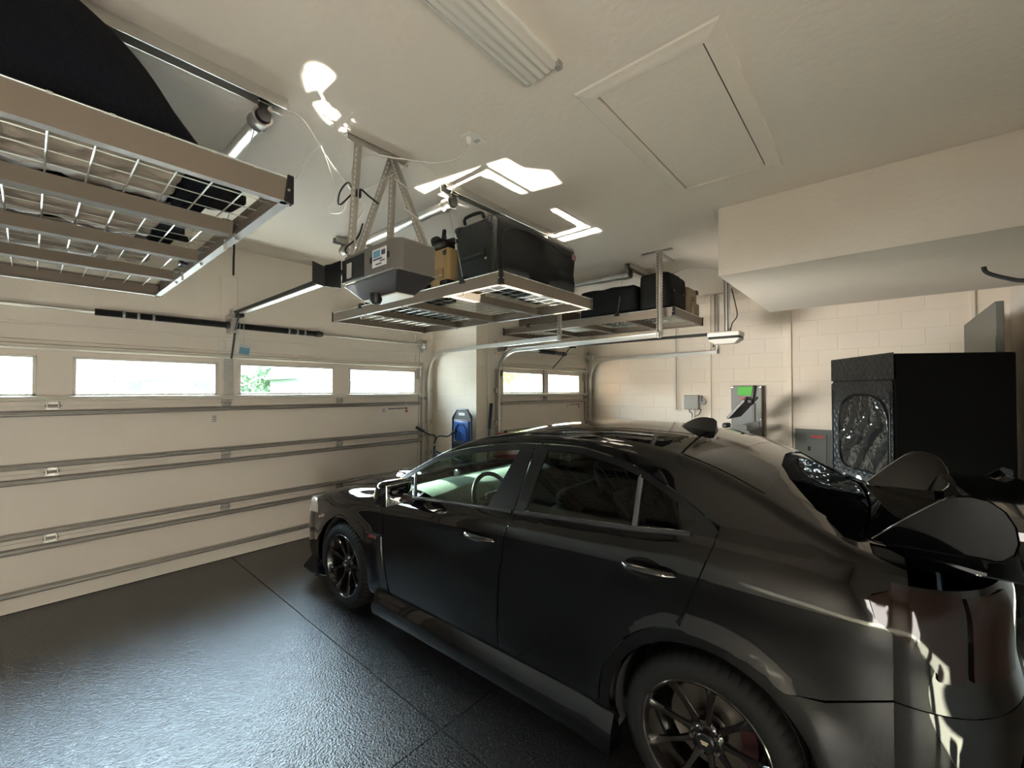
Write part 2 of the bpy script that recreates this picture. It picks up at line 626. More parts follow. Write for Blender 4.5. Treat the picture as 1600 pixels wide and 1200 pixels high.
    tb.build('sticker_print', mat('print_dark', (.05, .05, .09), .7), d)
    tb = MB()
    xx = sx + .09
    for i, wd in enumerate((.055, .05, .012, .06, .045, .045)):
        tb.box((xx, yf - .0026, sz + .045), (xx + wd, yf - .001, sz + .057))
        xx += wd + .006
    tb.build('printed_notice', mat('print_navy', (.03, .035, .10), .7), d)
    MB().box((xx - .03, yf - .0026, sz - .005), (xx + .005, yf - .001, sz + .03)).box((xx - .03, yf - .0026, sz + .04), (xx + .005, yf - .001, sz + .062)).build('red_print', mat('print_red', (.30, .05, .03), .7), d)
    return d


dbl = garage_door('door_1', D1[0], D1[1], YD, [(-.96, .035), (.24, 1.238), (1.43, 2.43), (2.63, 3.62)], [-1.0, .13, 1.32, 2.51], (3.10, 1.40))
# centre stile with the opener bracket on the double door
ct = MB().box((1.29, YD + .012, 1.60), (1.375, YD + .03, 2.02))
ct.tube([(1.3325, YD + .01, 1.98), (1.3325, YD - .03, 1.98)], .008, 6)
for z in (1.66, 1.75, 1.84, 1.93):
    ct.lathe([(0, 0), (.008, 0), (.008, -.006), (0, -.006)], (1.3325, YD + .012, z), 'y', 8)
ct.build('centre_stile', M_angle, dbl, bevel=.002)
MB().box((1.20, YD + .0275, 1.385), (1.24, YD + .0292, 1.455)).build('warning_sticker', mat('sticker_paper'), dbl)
tb = MB()
for i in range(4):
    tb.box((1.203, YD + .0262, 1.39 + i * .017), (1.237, YD + .0272, 1.396 + i * .017))
tb.build('sticker_print', mat('print_dark'), dbl)
sgl = garage_door('door_2', D2[0], D2[1], YS, [(4.46, 5.42), (5.545, 6.50)], [5.483], (6.12, 1.40))
MB().box((5.445, YS + .012, 1.60), (5.52, YS + .03, 2.04)).build('centre_stile', M_galv, sgl, bevel=.002)
# header trims above both doors (stop moulding and seam lines)
struct(MB().box((D1[0] - .08, YD - .012, 2.215), (3.62, YD, 2.235)).box((3.60, YD - .012, 2.10), (3.62, YD, 2.48)).box((1.24, YD - .014, 2.11), (1.30, YD, 2.2)).build('trim_5', M_wall, bevel=.004))
struct(MB().box((D2[0], YS - .012, 2.19), (5.38, YS, 2.205)).box((5.56, YS - .012, 2.17), (6.62, YS, 2.185)).box((5.365, YS - .012, 2.19), (5.38, YS, 2.34)).box((6.605, YS - .012, 2.17), (6.62, YS, 2.6)).build('trim_6', M_wall, bevel=.004))
struct(MB().box((4.12, YS - .015, 0), (4.20, YS, ZC)).build('trim_7', M_wall, bevel=.004))


def door_track(name, x, y, side, yend, hang_top, label, hangers):
    """vertical rail, quarter bend and horizontal rail with its angle hanger"""
    t = thing(name, (x, y, 0), label, 'track', 'steel garage door tracks')
    zh, R = 2.245, .34
    path = [(x, y - .045, .05), (x, y - .045, zh - R)]
    for i in range(1, 13):
        a = PI / 2 * i / 12
        path.append((x, y - .045 - R + R * math.cos(a), zh - R + R * math.sin(a)))
    path.append((x, yend, zh + .03))
    w, h = .022, .05
    prof = [(-w * .5, -h / 2), (w * .5, -h / 2), (w * .5, -h / 2 + .004), (-w * .5 + .004, -h / 2 + .004), (-w * .5 + .004, h / 2 - .004), (w * .5, h / 2 - .004), (w * .5, h / 2), (-w * .5, h / 2)]
    MB().sweep(path, [(a * side, b) for a, b in prof], (1, 0, 0)).build('rail', M_track, t, smooth=40)
    fl = MB()
    fl.box((x + side * .012, y - .06, .05), (x + side * .016, y, 2.0))
    for z in (.35, .8, 1.25, 1.7):
        fl.box((x - .015, y - .05, z - .03), (x + .06 * side + .015, y - .002, z + .03))
        fl.tube([(x + .045 * side, y - .06, z), (x + .045 * side, y - .01, z)], .007, 6)
    fl.build('wall_angle', M_angle, t, bevel=.002)
    MB().box((x - .02, yend, zh - .0), (x + .02, yend + .012, zh + .06)).build('end_plate', M_galv, t)
    for hy, top in hangers:
        hb = MB()
        hb.box((x - .018, hy - .002, zh), (x + .018, hy + .002, top)).box((x + .016, hy - .03, zh), (x + .02, hy + .002, top))
        hb.box((x - .03, hy - .16, top - .004), (x + .03, hy + .16, top))
        hb.build('hanger_strap', M_angle, t)
        slots = MB()
        z = zh + .04
        while z < top - .03:
            slots.box((x - .006, hy - .0035, z), (x + .006, hy + .0035, z + .016))
            z += .032
        slots.build('slot_row', mat('slot_shadow', (.03, .03, .03), .9), t)
    return t


door_track('door_track', 3.80, YD, 1, 2.62, ZC, 'steel track with a wide bend between the wide garage door and the block pier', [(2.64, ZC)])
t2 = door_track('door_track', 4.295, YS, -1, 1.72, ZC, 'steel track of the single door carried by the tall slotted strap', [(1.74, ZC)])
hb = MB().box((4.325, 1.70, 2.27), (4.345, 1.735, ZC)).box((4.28, 1.715, ZC - .006), (4.75, 1.755, ZC))
hb.build('hanger_brace', M_angle, t2)
sl = MB()
z = 2.3
while z < 3.1:
    sl.box((4.33, 1.698, z), (4.34, 1.70, z + .016))
    z += .032
sl.build('slot_row', mat('slot_shadow'), t2)
door_track('door_track', 6.765, YS, 1, 1.83, ZC, 'steel track of the single door running along the block wall', [(1.86, ZC)])
door_track('door_track', D1[0] - .06, YD, -1, 2.62, ZC, 'steel track at the end of the wide garage door away from the pier', [(2.64, ZC)])


def torsion(name, x0, x1, y, z, sp, label):
    t = thing(name, ((x0 + x1) / 2, y, z), label, 'spring', 'torsion spring shafts above the garage doors')
    MB().tube([(x0, y, z), (x1, y, z)], .0135, 10).build('shaft', M_angle, t, smooth=60)
    for a, b in sp:
        prof = []
        n = int((b - a) / .008)
        for i in range(n):
            xx = a + (b - a) * i / n
            prof += [(.024, xx), (.031, xx + .004)]
        MB().lathe([(.012, a)] + prof + [(.012, b)], (0, y, z), 'x', 14).build('spring_coil', mat('spring_steel', (.035, .035, .036), .5, .5), t)
        for q in (.18, .28, .39):
            mk = MB()
            xx = b - (b - a) * q if b > 1.6 else a + (b - a) * q
            mk.lathe([(.0316, 0), (.0322, .004), (.0322, .014), (.0316, .018)], (xx, y, z), 'x', 14)
            mk.build('paint_mark', mat('mark_grey', (.25, .25, .24), .6), t)
        MB().lathe([(.03, 0), (.036, .004), (.036, .05), (.028, .06), (.028, .075)], (b - .01, y, z), 'x', 14).build('winding_cone', mat('cone_dark', (.06, .06, .06), .5, .5), t, smooth=40)
    for ex, sg in ((x0 + .03, 1), (x1 - .03, -1)):
        MB().lathe([(.015, 0), (.02, 0), (.058, .0), (.058, .008), (.048, .012), (.05, .05), (.058, .055), (.058, .06), (.02, .062)], (ex - .03, y, z), 'x', 20).build('cable_drum', M_angle, t, smooth=40)
        pb = MB().box((ex + sg * -.06 - .003, y - .03, z - .06), (ex + sg * -.06 + .003, y + .112, z + .06))
        pb.box((ex - sg * .08 - .02, y + .105, z - .1), (ex - sg * .08 + .02, y + .116, z + .1))
        pb.build('bearing_plate', M_angle, t, bevel=.002)
        MB().tube([(ex, y + .05, z), (ex - sg * .01, y + .112, .1)], .002, 5).build('lift_cable', M_darkmetal, t)
    return t


torsion('torsion_spring', -1.1, 3.66, 4.85, 2.345, [(.35, 1.28), (1.36, 2.16)], 'black torsion springs on a long shaft above the wide garage door')
tp = MB().box((1.30, 4.78, 2.27), (1.345, 4.95, 2.43))
tag(tp.build('spring_anchor_bracket', M_angle, None, bevel=.003), 'steel bracket holding the middle of the long spring shaft', 'bracket')
torsion('torsion_spring', 4.34, 6.70, 3.93, 2.30, [(5.15, 5.80)], 'short torsion spring and shaft above the single garage door')


# ------------------------------------------------------------------ overhead racks on lift tubes
def rack(x0, x1, y0, y1, z, label, cables, xt, nbeam=5):
    """z = underside; side beams along Y, cross beams along X, wire deck on top"""
    t = thing('overhead_rack', ((x0 + x1) / 2, (y0 + y1) / 2, z), label, 'rack', 'wire storage racks hoisted under the ceiling')
    h = .085
    prof = lambda s: [(0, 0), (.035 * s, 0), (.035 * s, .006), (.006 * s, .006), (.006 * s, h - .006), (.03 * s, h - .006), (.03 * s, h), (0, h)]
    for x, s in ((x0, 1), (x1, -1)):
        MB().prism([(x + a, z + b) for a, b in prof(s)], 'y', y0 + .01, y1 - .01).build('side_beam', M_rack, t)
    for y, s in ((y0, 1), (y1, -1)):
        MB().prism([(y + a, z + b) for a, b in prof(s)], 'x', x0 + .01, x1 - .01).build('end_beam', M_rack, t)
    for i in range(1, nbeam - 1):
        y = y0 + (y1 - y0) * i / (nbeam - 1)
        mb = MB()
        mb.prism([(y - .030, z + .012), (y + .030, z + .012), (y + .031, z + .016), (y + .049, z + .066), (y + .045, z + .066), (y + .027, z + .018), (y - .027, z + .018), (y - .045, z + .066), (y - .049, z + .066)], 'x', x0 + .037, x1 - .037)
        b = mb.build('cross_beam', M_beam, t)
        for ex in (x0 + .02, x1 - .02):
            br = MB()
            br.box((ex - .016, y - .055, z + .006), (ex + .016, y + .055, z + .012))
            br.tube([(ex, y - .035, z - .012), (ex, y - .035, z + .012)], .005, 6).lathe([(0, 0), (.009, 0), (.009, .006), (0, .006)], (ex, y - .035, z - .006), 'z', 6)
            br.build('beam_clip', M_galv, t)
    wires = MB()
    zz = z + h - .012
    n = int((y1 - y0) / .12)
    for i in range(1, n):
        y = y0 + (y1 - y0) * i / n
        wires.tube([(x0 + .006, y, zz), (x1 - .006, y, zz)], .0026, 5)
    n = int((x1 - x0) / .1)
    for i in range(1, n):
        x = x0 + (x1 - x0) * i / n
        wires.tube([(x, y0 + .006, zz - .006), (x, y1 - .006, zz - .006)], .0034, 5)
    wires.build('wire_deck', M_wire, t, smooth=60)
    lip = MB()
    for a, b in (((x0, y0), (x1, y0)), ((x0, y1), (x1, y1)), ((x0, y0), (x0, y1)), ((x1, y0), (x1, y1))):
        lip.tube([(a[0], a[1], z + h + .003), (b[0], b[1], z + h + .003)], .004, 6)
        L = math.dist(a, b)
        k = int(L / .12)
        for q in range(1, k):
            lip.cbox((a[0] + (b[0] - a[0]) * q / k, a[1] + (b[1] - a[1]) * q / k, z + h + .002), (.012, .012, .008))
    lip.build('edge_wire', M_wire, t, smooth=60)
    for cx in (x0, x1):
        for cy in (y0, y1):
            sx, sy = (1 if cx == x0 else -1), (1 if cy == y0 else -1)
            mb = MB()
            q = [(0, -.004), (.034, -.004), (.022, h + .016), (0, h + .016)]
            mb.prism([(cx - .004 * sx + a * sx, z + b) for a, b in q], 'y', cy - .006 * sy, cy)
            mb.prism([(cy - .004 * sy + a * sy, z + b) for a, b in q], 'x', cx - .006 * sx, cx)
            cc = mb.build('corner_cap', M_satin, t, bevel=.003)
            MB().lathe([(0, 0), (.005, 0), (.005, -.003), (0, -.003)], (cx + .014 * sx, cy - .006 * sy, z + h * .5), 'y', 10).lathe([(0, 0), (.005, 0), (.005, -.003), (0, -.003)], (cx - .006 * sx, cy + .014 * sy, z + h * .5), 'x', 10).build('cap_bolt', M_galv, cc)
    for (cx, cy) in cables:
        mb = MB()
        mb.prism([(cy - .032, z + h - .022), (cy + .032, z + h - .022), (cy + .022, z + h + .03), (cy - .022, z + h + .03)], 'x', cx - .008, cx + .03)
        mb.build('cable_clamp', M_satin, t, bevel=.004)
        MB().tube([(cx + .01, cy, z + h), (xt, cy, 3.03)], .0022, 5).tube([(cx + .01, cy, z - .03), (cx + .01, cy, z + .02)], .006, 6).build('cable', mat('lift_wire', (.55, .52, .45), .4, .6), t)
    return t


R1 = (-.585, .64, 1.65, 4.05, 2.40)
R2 = (2.10, 3.30, 1.93, 4.35, 2.425)
R3 = (4.40, 5.33, 1.60, 4.00, 2.48)
rack(*R1, 'taupe wire rack carrying the navy covered pile', [(.60, 2.35), (.60, 3.2)], .735)
rack(*R2, 'taupe wire rack in the middle carrying the biggest black duffel and the tan case', [(2.10, 2.32), (2.10, 3.78)], 1.97)
rack(*R3, 'cream lit rack over the single bay holding the long row of black bags', [(4.40, 2.25), (4.40, 3.55)], 4.55)


def lift(xt, y0, y1, cx0, cx1, r, label, far=True):
    """roller tube along Y turning in channels fixed across the ceiling"""
    t = thing('rack_lift', (xt, (y0 + y1) / 2, ZC - .06), label, 'lift', 'ceiling lifts that wind up the rack cables')
    for k, y in enumerate((y0, y1) if far else (y0,)):
        a, b = cx0, cx1
        mb = MB()
        mb.prism([(y - .035, ZC - .002), (y - .035, ZC - .055), (y - .029, ZC - .055), (y - .029, ZC - .008), (y + .029, ZC - .008), (y + .029, ZC - .055), (y + .035, ZC - .055), (y + .035, ZC - .002)], 'x', a, b)
        mb.build('channel', M_track, t)
        MB().box((a + .01, y - .028, ZC - .014), (b - .01, y + .028, ZC - .006)).build('channel_web', M_darkmetal, t)
    zt = ZC - .115
    MB().tube([(xt, y0 + .05, zt), (xt, y1 - .02, zt)], r, 20).build('roller_tube', M_track, t, smooth=50)
    for y in (y0 + .05, y1 - .05):
        rb = MB()
        rb.lathe([(r * .6, -.012), (r * 1.38, -.008), (r * 1.38, .0), (r * 1.22, .012), (r * 1.22, .05), (r * 1.38, .062), (r * 1.38, .07), (r * .6, .072)], (xt, y - .03, zt), 'y', 24)
        rb.build('cable_spool', M_galv, t, smooth=35)
    for y in (y0 + .012, y1 - .0):
        mb = MB().lathe([(0, -.02), (r * .95, -.02), (r * 1.1, 0), (r * 1.1, .02), (0, .02)], (xt, y, zt), 'y', 16)
        mb.box((xt - .02, y - .018, zt), (xt + .02, y + .01, ZC - .03))
        mb.build('tube_end', M_satin, t, smooth=35)
        g = MB().lathe([(0, -.032), (.012, -.032), (.014, -.022), (0, -.022)], (xt + .022, y, zt + .03), 'y', 8).box((xt - .03, y - .03, zt + .05), (xt + .03, y - .016, zt + .062))
        g.build('latch', M_chrome, t)
    return t


lift(.735, 2.24, 3.9, -1.05, .83, .034, 'lift tube and channel above the navy covered pile')
lift(1.97, 2.27, 3.86, 1.88, 3.14, .034, 'lift tube above the opener motor, in front of the tan case')
lift(4.55, 2.15, 3.7, 4.46, 5.50, .036, 'lift tube and channel above the row of black bags')
mbx = MB().rbox((2.72, 2.32, ZC - .03), (.20, .11, .06), .018)
tag(mbx.build('power_box', M_white, None, smooth=50), 'small white box on the ceiling behind the big black duffel', 'box')

# ---- what lies on the racks
z1 = R1[4] + .082


def pile_h(x, y):
    px, py = (x - .02), (y - 2.35)
    a = max(0, 1 - (abs(px) / .37) ** 1.9) if x > .02 else max(0, 1 - (abs(px) / .62) ** 3)
    b = max(0, 1 - (abs(py) / (.66 if py > 0 else .66)) ** 2.2)
    h = .64 * (a * b) ** .60
    fold = .022 * noise.noise(Vector((x * 5, y * 4, 1.3))) + .012 * math.sin(x * 17 + 4 * y) * min(1, h * 3)
    return h + fold * min(1, h * 5)


def pile(u, v):
    x = -.58 + 1.07 * u
    y = 1.67 + 1.36 * v
    return (x, y, z1 + .004 + max(0, pile_h(x, y)))


pl = MB().grid(pile, 60, 70)
tag(pl.build('covered_pile', M_navy, None, smooth=180, solid=.004), 'tall pile under a dark navy cloth on a wire rack', 'cover')
sheetm = mat('crumpled_wrap', (.36, .31, .26), .65, bump=(14, 1.0, 8), var=(11, .3))


def sheet(x0, x1, y0, y1, seed, amp=.016):
    def f(u, v):
        x, y = x0 + (x1 - x0) * u, y0 + (y1 - y0) * v
        return (x, y, z1 + .026 + amp * (noise.noise(Vector((x * 9, y * 14, seed))) + .7 * noise.noise(Vector((x * 25, y * 22, seed)))) * 1.0 - (0 if .02 < u < .98 else .001))
    return MB().grid(f, 60, 60)


for k, (xa, xb, ya, yb) in enumerate(((-.57, .37, 1.70, 2.28), (-.57, .40, 2.30, 2.86), (-.57, .47, 2.88, 3.42), (-.57, .30, 3.46, 3.90))):
    lb = ['crumpled grey wrapping under the foot of the navy covered pile', 'crumpled grey wrapping in the second span of the rack with the navy pile', 'crumpled grey wrapping in the third span of the rack with the navy pile', 'crumpled grey wrapping at the garage door end of the rack with the navy pile'][k]
    tag(sheet(xa, xb, ya, yb, k * 3.1).build('wrapping_sheet', sheetm, None, smooth=180, solid=.012), lb, 'wrapping', 'crumpled wrapping on the rack with the navy pile')
# black bag corners and loose strap at the rack's right edge
bag = MB()
bag.prism([(.40, 1.98), (.50, 1.90), (.60, 2.02), (.585, 2.16), (.50, 2.20), (.42, 2.1)], 'z', z1 + .004, z1 + .045)
tag(bag.build('black_pouch', M_nylon, None, bevel=.008), 'black pouch lying at the open corner of the rack with the navy pile', 'pouch')
st = MB()
path = smooth_path([(.60, 2.40, z1 + .02), (.655, 2.42, z1 + .02), (.668, 2.43, z1 - .05), (.67, 2.44, z1 - .12), (.675, 2.46, z1 - .20)], 5)
st.sweep(path, [(-.012, -.0015), (.012, -.0015), (.012, .0015), (-.012, .0015)], (0, 1, 0))
tag(st.build('loose_strap', M_nylon), 'black strap hanging off the edge of the rack with the navy pile', 'strap')
st = MB().lathe([(0, 0), (.03, 0), (.025, .02), (.012, .03), (.012, .07), (0, .075)], (.52, 2.75, z1 + .004), 'z', 12)
tag(st.build('ratchet_strap_buckle', M_nylon), 'small black buckle beside the grey wrapping on the rack with the navy pile', 'buckle')

z2 = R2[4] + .078


def soft_bag(name, c, size, m, label, cat, grp=None, jit=.02, r=.06, details=True):
    t = thing(name, (c[0], c[1], c[2]), label, cat, grp)
    cz = c[2] + size[2] / 2
    MB().rbox((c[0], c[1], cz), size, r, jit, 4, 4).build('bag_body', m, t, smooth=180)
    return t, cz


# large rolling duffel: end panel faces the camera side, body runs away along +X
t, cz = soft_bag('rolling_duffel', (2.68, 2.24, z2), (1.02, .44, .47), M_nylon, 'huge black rolling duffel with corner wheels on the middle rack', 'luggage', jit=.03, r=.07)
e = MB().rbox((2.175, 2.24, cz - .01), (.07, .40, .43), .03, .004)
ep = e.build('end_panel', M_case, t, smooth=60)
for sy in (-.16, .16):
    w = MB().lathe([(0, -.02), (.022, -.02), (.027, -.012), (.027, .012), (.022, .02), (0, .02)], (2.135, 2.24 + sy, cz + .17), 'y', 16).rbox((2.16, 2.24 + sy, cz + .165), (.05, .075, .075), .015)
    w.build('corner_wheel', M_blackrub, t, smooth=50)
g = MB().tube(smooth_path([(2.15, 2.14, cz + .205), (2.13, 2.16, cz + .245), (2.13, 2.32, cz + .245), (2.15, 2.34, cz + .205)], 4), .012, 8)
g.build('grab_handle', M_nylon, t, smooth=60)
MB().tube([(2.135, 2.14, cz - .05), (2.12, 2.15, cz - .055), (2.12, 2.33, cz - .055), (2.135, 2.34, cz - .05)], .009, 6).box((2.13, 2.12, cz - .09), (2.142, 2.36, cz - .02)).build('pull_bar', M_case, t)
MB().box((2.132, 2.10, cz - .10), (2.136, 2.12, cz - .085)).build('zip_pull', M_chrome, t)
zp = MB()
zp.sweep(smooth_path([(2.22, 2.02, cz - .2), (2.22, 2.01, cz + .1), (2.5, 2.01, cz + .17), (3.1, 2.02, cz + .12)], 5), [(-.006, -.002), (.006, -.002), (.006, .002), (-.006, .002)], (1, 0, 0))
zp.build('zipper', M_blackp, t)
MB().box((3.10, 2.008, cz + .10), (3.16, 2.014, cz + .15)).build('brand_patch', mat('patch_dusky_red', (.14, .075, .07), .7), t)

# tan case
t = thing('tan_case', (2.36, 2.72, z2), 'upright tan hard case beside the huge black duffel', 'luggage')
MB().rbox((2.36, 2.68, z2 + .165), (.44, .30, .33), .035, 0, 4).build('shell', M_tan, t, smooth=50)
for sy in (-.11, .11):
    MB().lathe([(0, -.018), (.024, -.018), (.028, 0), (.024, .018), (0, .018)], (2.155, 2.68 + sy, z2 + .285), 'y', 14).build('corner_wheel', M_blackrub, t, smooth=50)
MB().box((2.128, 2.58, z2 + .085), (2.142, 2.76, z2 + .16)).tube([(2.13, 2.59, z2 + .10), (2.115, 2.60, z2 + .10), (2.115, 2.74, z2 + .10), (2.13, 2.75, z2 + .10)], .008, 6).build('grab_handle', mat('tan_dark', (.20, .13, .05), .5), t, bevel=.004)
MB().box((2.11, 2.50, z2), (2.2, 2.60, z2 + .06)).box((2.11, 2.74, z2), (2.2, 2.86, z2 + .06)).build('foot', M_case, t, bevel=.01)
# crumpled black bag on top of it
cb = MB()
for (dx, dy, dz, sx, sy, sz) in ((0, 0, .05, .14, .16, .08), (-.03, .05, .085, .07, .09, .08), (-.02, -.03, .115, .035, .035, .13), (.02, -.07, .075, .06, .12, .05)):
    cb.rbox((2.24 + dx, 2.70 + dy, z2 + .34 + dz), (sx, sy, sz), min(sx, sy, sz) * .4, .022, 3, 2)
tag(cb.build('crumpled_bag', M_blackp, None, smooth=60), 'crumpled black bag sitting on top of the tan case', 'bag')
# dark equipment case left of it
t = thing('equipment_case', (2.36, 3.08, z2), 'charcoal case with latches between the tan case and the opener motor', 'case')
MB().rbox((2.36, 3.10, z2 + .115), (.46, .34, .23), .02).build('shell', M_case, t, smooth=40)
MB().box((2.118, 2.93, z2 + .17), (2.602, 3.275, z2 + .182)).build('lid_seam', M_blackp, t)
for y in (3.0, 3.2):
    MB().box((2.112, y - .02, z2 + .14), (2.13, y + .02, z2 + .2)).build('latch', M_satin, t, bevel=.004)
MB().tube(smooth_path([(2.13, 3.04, z2 + .12), (2.105, 3.05, z2 + .10), (2.105, 3.15, z2 + .10), (2.13, 3.16, z2 + .12)], 3), .008, 6).build('grab_handle', M_satin, t)
for k, (x, y, s, lb) in enumerate(((2.17, 3.72, .07, 'small black tub at the garage door end of the middle rack'), (2.18, 3.55, .05, 'small black lump between the end tub and the bottle cap'), (2.2, 3.40, .06, 'small black bottle cap next to the charcoal case'))):
    tag(MB().rbox((x, y, z2 + s * .6), (s, s * 1.3, s * 1.2), s * .3, .006, 3, 1).build('small_tub', M_blackp, None, smooth=50), lb, 'tub', 'small black things on the middle rack')
# flat panels seen through the wire deck of the middle rack
for k, (ya, yb, m_, lb) in enumerate(((3.32, 3.9, 'a', 'flat grey board lying in the middle of the middle rack'),)):
    tag(MB().rbox((2.85, (ya + yb) / 2, z2 + .02), (.7, yb - ya, .04), .01).build('storage_board', M_case, None, smooth=40), lb, 'board')

z3 = R3[4] + .078
for (c, s, lb) in (((4.69, 1.83, z3), (.50, .34, .42), 'black duffel with grey straps beside the khaki case on the right rack'),
                   ((4.68, 2.42, z3), (.42, .74, .35), 'long black bag in the middle of the right rack'),
                   ((5.08, 2.42, z3), (.32, .70, .33), 'black bag lying behind the long black bag on the right rack')):
    t, cz = soft_bag('duffel_bag', c, s, M_nylon, lb, 'bag', 'black bags on the right rack', .02, .05)
    if c[1] < 1.9:
        w = MB()
        for sx in (-.14, .14):
            w.box((c[0] + sx - .012, c[1] - s[1] / 2 - .012, cz - .15), (c[0] + sx + .012, c[1] - s[1] / 2, cz + .02))
        w.build('strap', mat('strap_grey', (.06, .06, .06), .7), t)
        MB().rbox((c[0], c[1] - s[1] / 2, cz - .08), (.36, .04, .15), .015).build('pocket', M_nylon, t, smooth=50)
    MB().tube(smooth_path([(c[0] - .1, c[1], cz + s[2] / 2 - .02), (c[0] - .07, c[1], cz + s[2] / 2 + .02), (c[0] + .07, c[1], cz + s[2] / 2 + .02), (c[0] + .1, c[1], cz + s[2] / 2 - .02)], 3), .01, 6).build('grab_handle', M_blackp, t)
t = thing('khaki_case', (5.15, 1.80, z3), 'khaki hard case at the right end of the right rack', 'case')
MB().rbox((5.145, 1.82, z3 + .175), (.30, .34, .35), .04).build('shell', M_khaki, t, smooth=50)
MB().rbox((5.16, 1.645, z3 + .09), (.20, .06, .16), .02).box((5.10, 1.63, z3 + .20), (5.16, 1.65, z3 + .24)).build('latch', M_khaki, t, smooth=50)
MB().box((5.25, 1.64, z3 + .29), (5.31, 1.70, z3 + .34)).build('corner_wheel', M_blackp, t, bevel=.006)
tag(MB().rbox((4.64, 3.38, z3 + .09), (.44, .72, .18), .02, .004).build('cardboard_tray', mat('tray_brown', (.10, .075, .045), .7), None, smooth=50), 'low dark brown tray at the far end of the right rack', 'tray')
tag(MB().rbox((4.52, 3.05, z3 + .205), (.16, .14, .05), .02, .006).build('blue_pouch', mat('pouch_blue', (.02, .05, .12), .6), None, smooth=50), 'small dark blue pouch on the low brown tray', 'pouch')


# ------------------------------------------------------------------ garage door openers
def opener_main():
    t = thing('garage_door_opener', (1.33, 2.1, 2.3), 'big grey opener motor with its flap open, hung before the wide door', 'opener')
    x0, x1, y0, y1, zb, zt = 1.20, 1.46, 1.80, 2.38, 2.31, 2.475
    g = mat('opener_grey', (.12, .11, .098), .45)
    MB().prism([(x0 + .03, y0), (x1 - .03, y0), (x1, y0 + .04), (x1, y1 - .04), (x1 - .03, y1), (x0 + .03, y1), (x0, y1 - .04), (x0, y0 + .04)], 'z', zb, zt).build('housing', g, t, bevel=.01)
    # black tapering light lens below
    lb = MB()
    a = [(x0 + .005, y0 + .01), (x1 - .005, y0 + .01), (x1 - .005, y1 - .01), (x0 + .005, y1 - .01)]
    b = [(x0 + .07, y0 + .12), (x1 - .07, y0 + .12), (x1 - .07, y1 - .12), (x0 + .07, y1 - .12)]
    lb.rings([[(p[0], p[1], zb) for p in a], [(p[0], p[1], zb - .09) for p in b]])
    lb.build('lamp_cover', mat('cover_smoke', (.035, .032, .035), .3), t, bevel=.008)
    MB().box((x0 + .075, y0 + .125, zb - .096), (x1 - .075, y1 - .125, zb - .088)).build('lens', mat('lens_cream', (.75, .74, .62), .4), t)
    MB().lathe([(0, 0), (.034, -.0), (.034, -.035), (.024, -.055), (0, -.06)], (x0 + .06, y0 + .30, zb - .075), 'z', 16).build('sensor_eye', M_blackp, t, smooth=50)
    # dark recess and the open black flap, with its label
    MB().box((x0 - .004, 2.12, zb + .012), (x0 + .03, y1 - .015, zt - .02)).build('recess', M_blackp, t, bevel=.004)
    MB().box((x0 - .007, 2.25, zb + .03), (x0 - .004, 2.30, zt - .05)).build('paper_label', mat('label_grey', (.42, .40, .37), .6), t)
    fl = MB()
    pts = [(x0 - .01, y1 - .02), (x0 - .03, y1 + .04), (x0 - .05, y1 + .10), (x0 - .105, y1 + .14)]
    for i in range(3):
        p, q = pts[i], pts[i + 1]
        v = [(p[0], p[1], zb - .015 + .01 * i), (q[0], q[1], zb - .005 + .015 * i), (q[0], q[1], zt - .03 + .02 * max(0, i - 1)), (p[0], p[1], zt - .02 - .01 * i)]
        vs = [fl.bm.verts.new(c) for c in v]
        fl.bm.faces.new(vs)
    fl.build('open_flap', M_blackp, t, solid=.006)
    # info label on the long side facing the camera
    lab = MB().box((x0 - .002, 1.90, zb + .04), (x0 + .001, 2.035, zb + .135)).build('info_label', mat('label_white', (.62, .62, .60), .5), t)
    MB().box((x0 - .0035, 1.96, zb + .09), (x0 - .002, 2.022, zb + .125)).build('label_blue_field', mat('label_blue', (.10, .28, .42), .5), lab)
    q = MB()
    for i in range(4):
        q.box((x0 - .0035, 1.915 + .012 * i, zb + .062), (x0 - .002, 1.922 + .012 * i, zb + .07))
    q.box((x0 - .0035, 1.94, zb + .076), (x0 - .002, 2.025, zb + .084)).box((x0 - .0035, 1.945, zb + .05), (x0 - .002, 2.0, zb + .056)).box((x0 - .0035, 1.91, zb + .095), (x0 - .002, 1.945, zb + .12))
    q.build('label_print', mat('print_dark'), lab)
    for y in (1.885, 2.05):
        MB().box((x0 - .003, y - .008, zb + .07), (x0 + .004, y + .008, zb + .10)).build('vent_slot', M_blackp, t)
    # rail to the door
    MB().box((1.312, y1 - .05, 2.44), (1.348, 4.80, 2.475)).build('rail', mat('rail_dark', (.012, .012, .011), .45, 0, 0, .3), t)
    MB().box((1.308, y1, 2.432), (1.352, 4.78, 2.441)).build('rail_flange', M_track, t)
    hb = MB().box((1.29, 4.74, 2.40), (1.37, 4.94, 2.445)).box((1.285, 4.70, 2.43), (1.295, 4.80, 2.49)).box((1.365, 4.70, 2.43), (1.375, 4.80, 2.49))
    hb.tube([(1.27, 4.72, 2.45), (1.39, 4.72, 2.45)], .008, 6)
    hb.build('header_bracket', M_angle, t, bevel=.003)
    MB().tube([(1.33, 4.66, 2.42), (1.335, 4.80, 2.28), (1.335, 4.90, 2.02)], .009, 8).build('door_arm', M_darkmetal, t)
    MB().rbox((1.33, 4.64, 2.425), (.05, .12, .05), .01).build('trolley', M_blackp, t, smooth=40)
    MB().tube([(1.36, 4.62, 2.41), (1.36, 4.62, 2.12)], .0022, 5).build('release_cord', mat('cord_pale', (.5, .47, .42), .7), t)
    # slotted hanging angles
    za = ZC - .035
    slot = mat('slot_pale', (.75, .73, .66), .6)
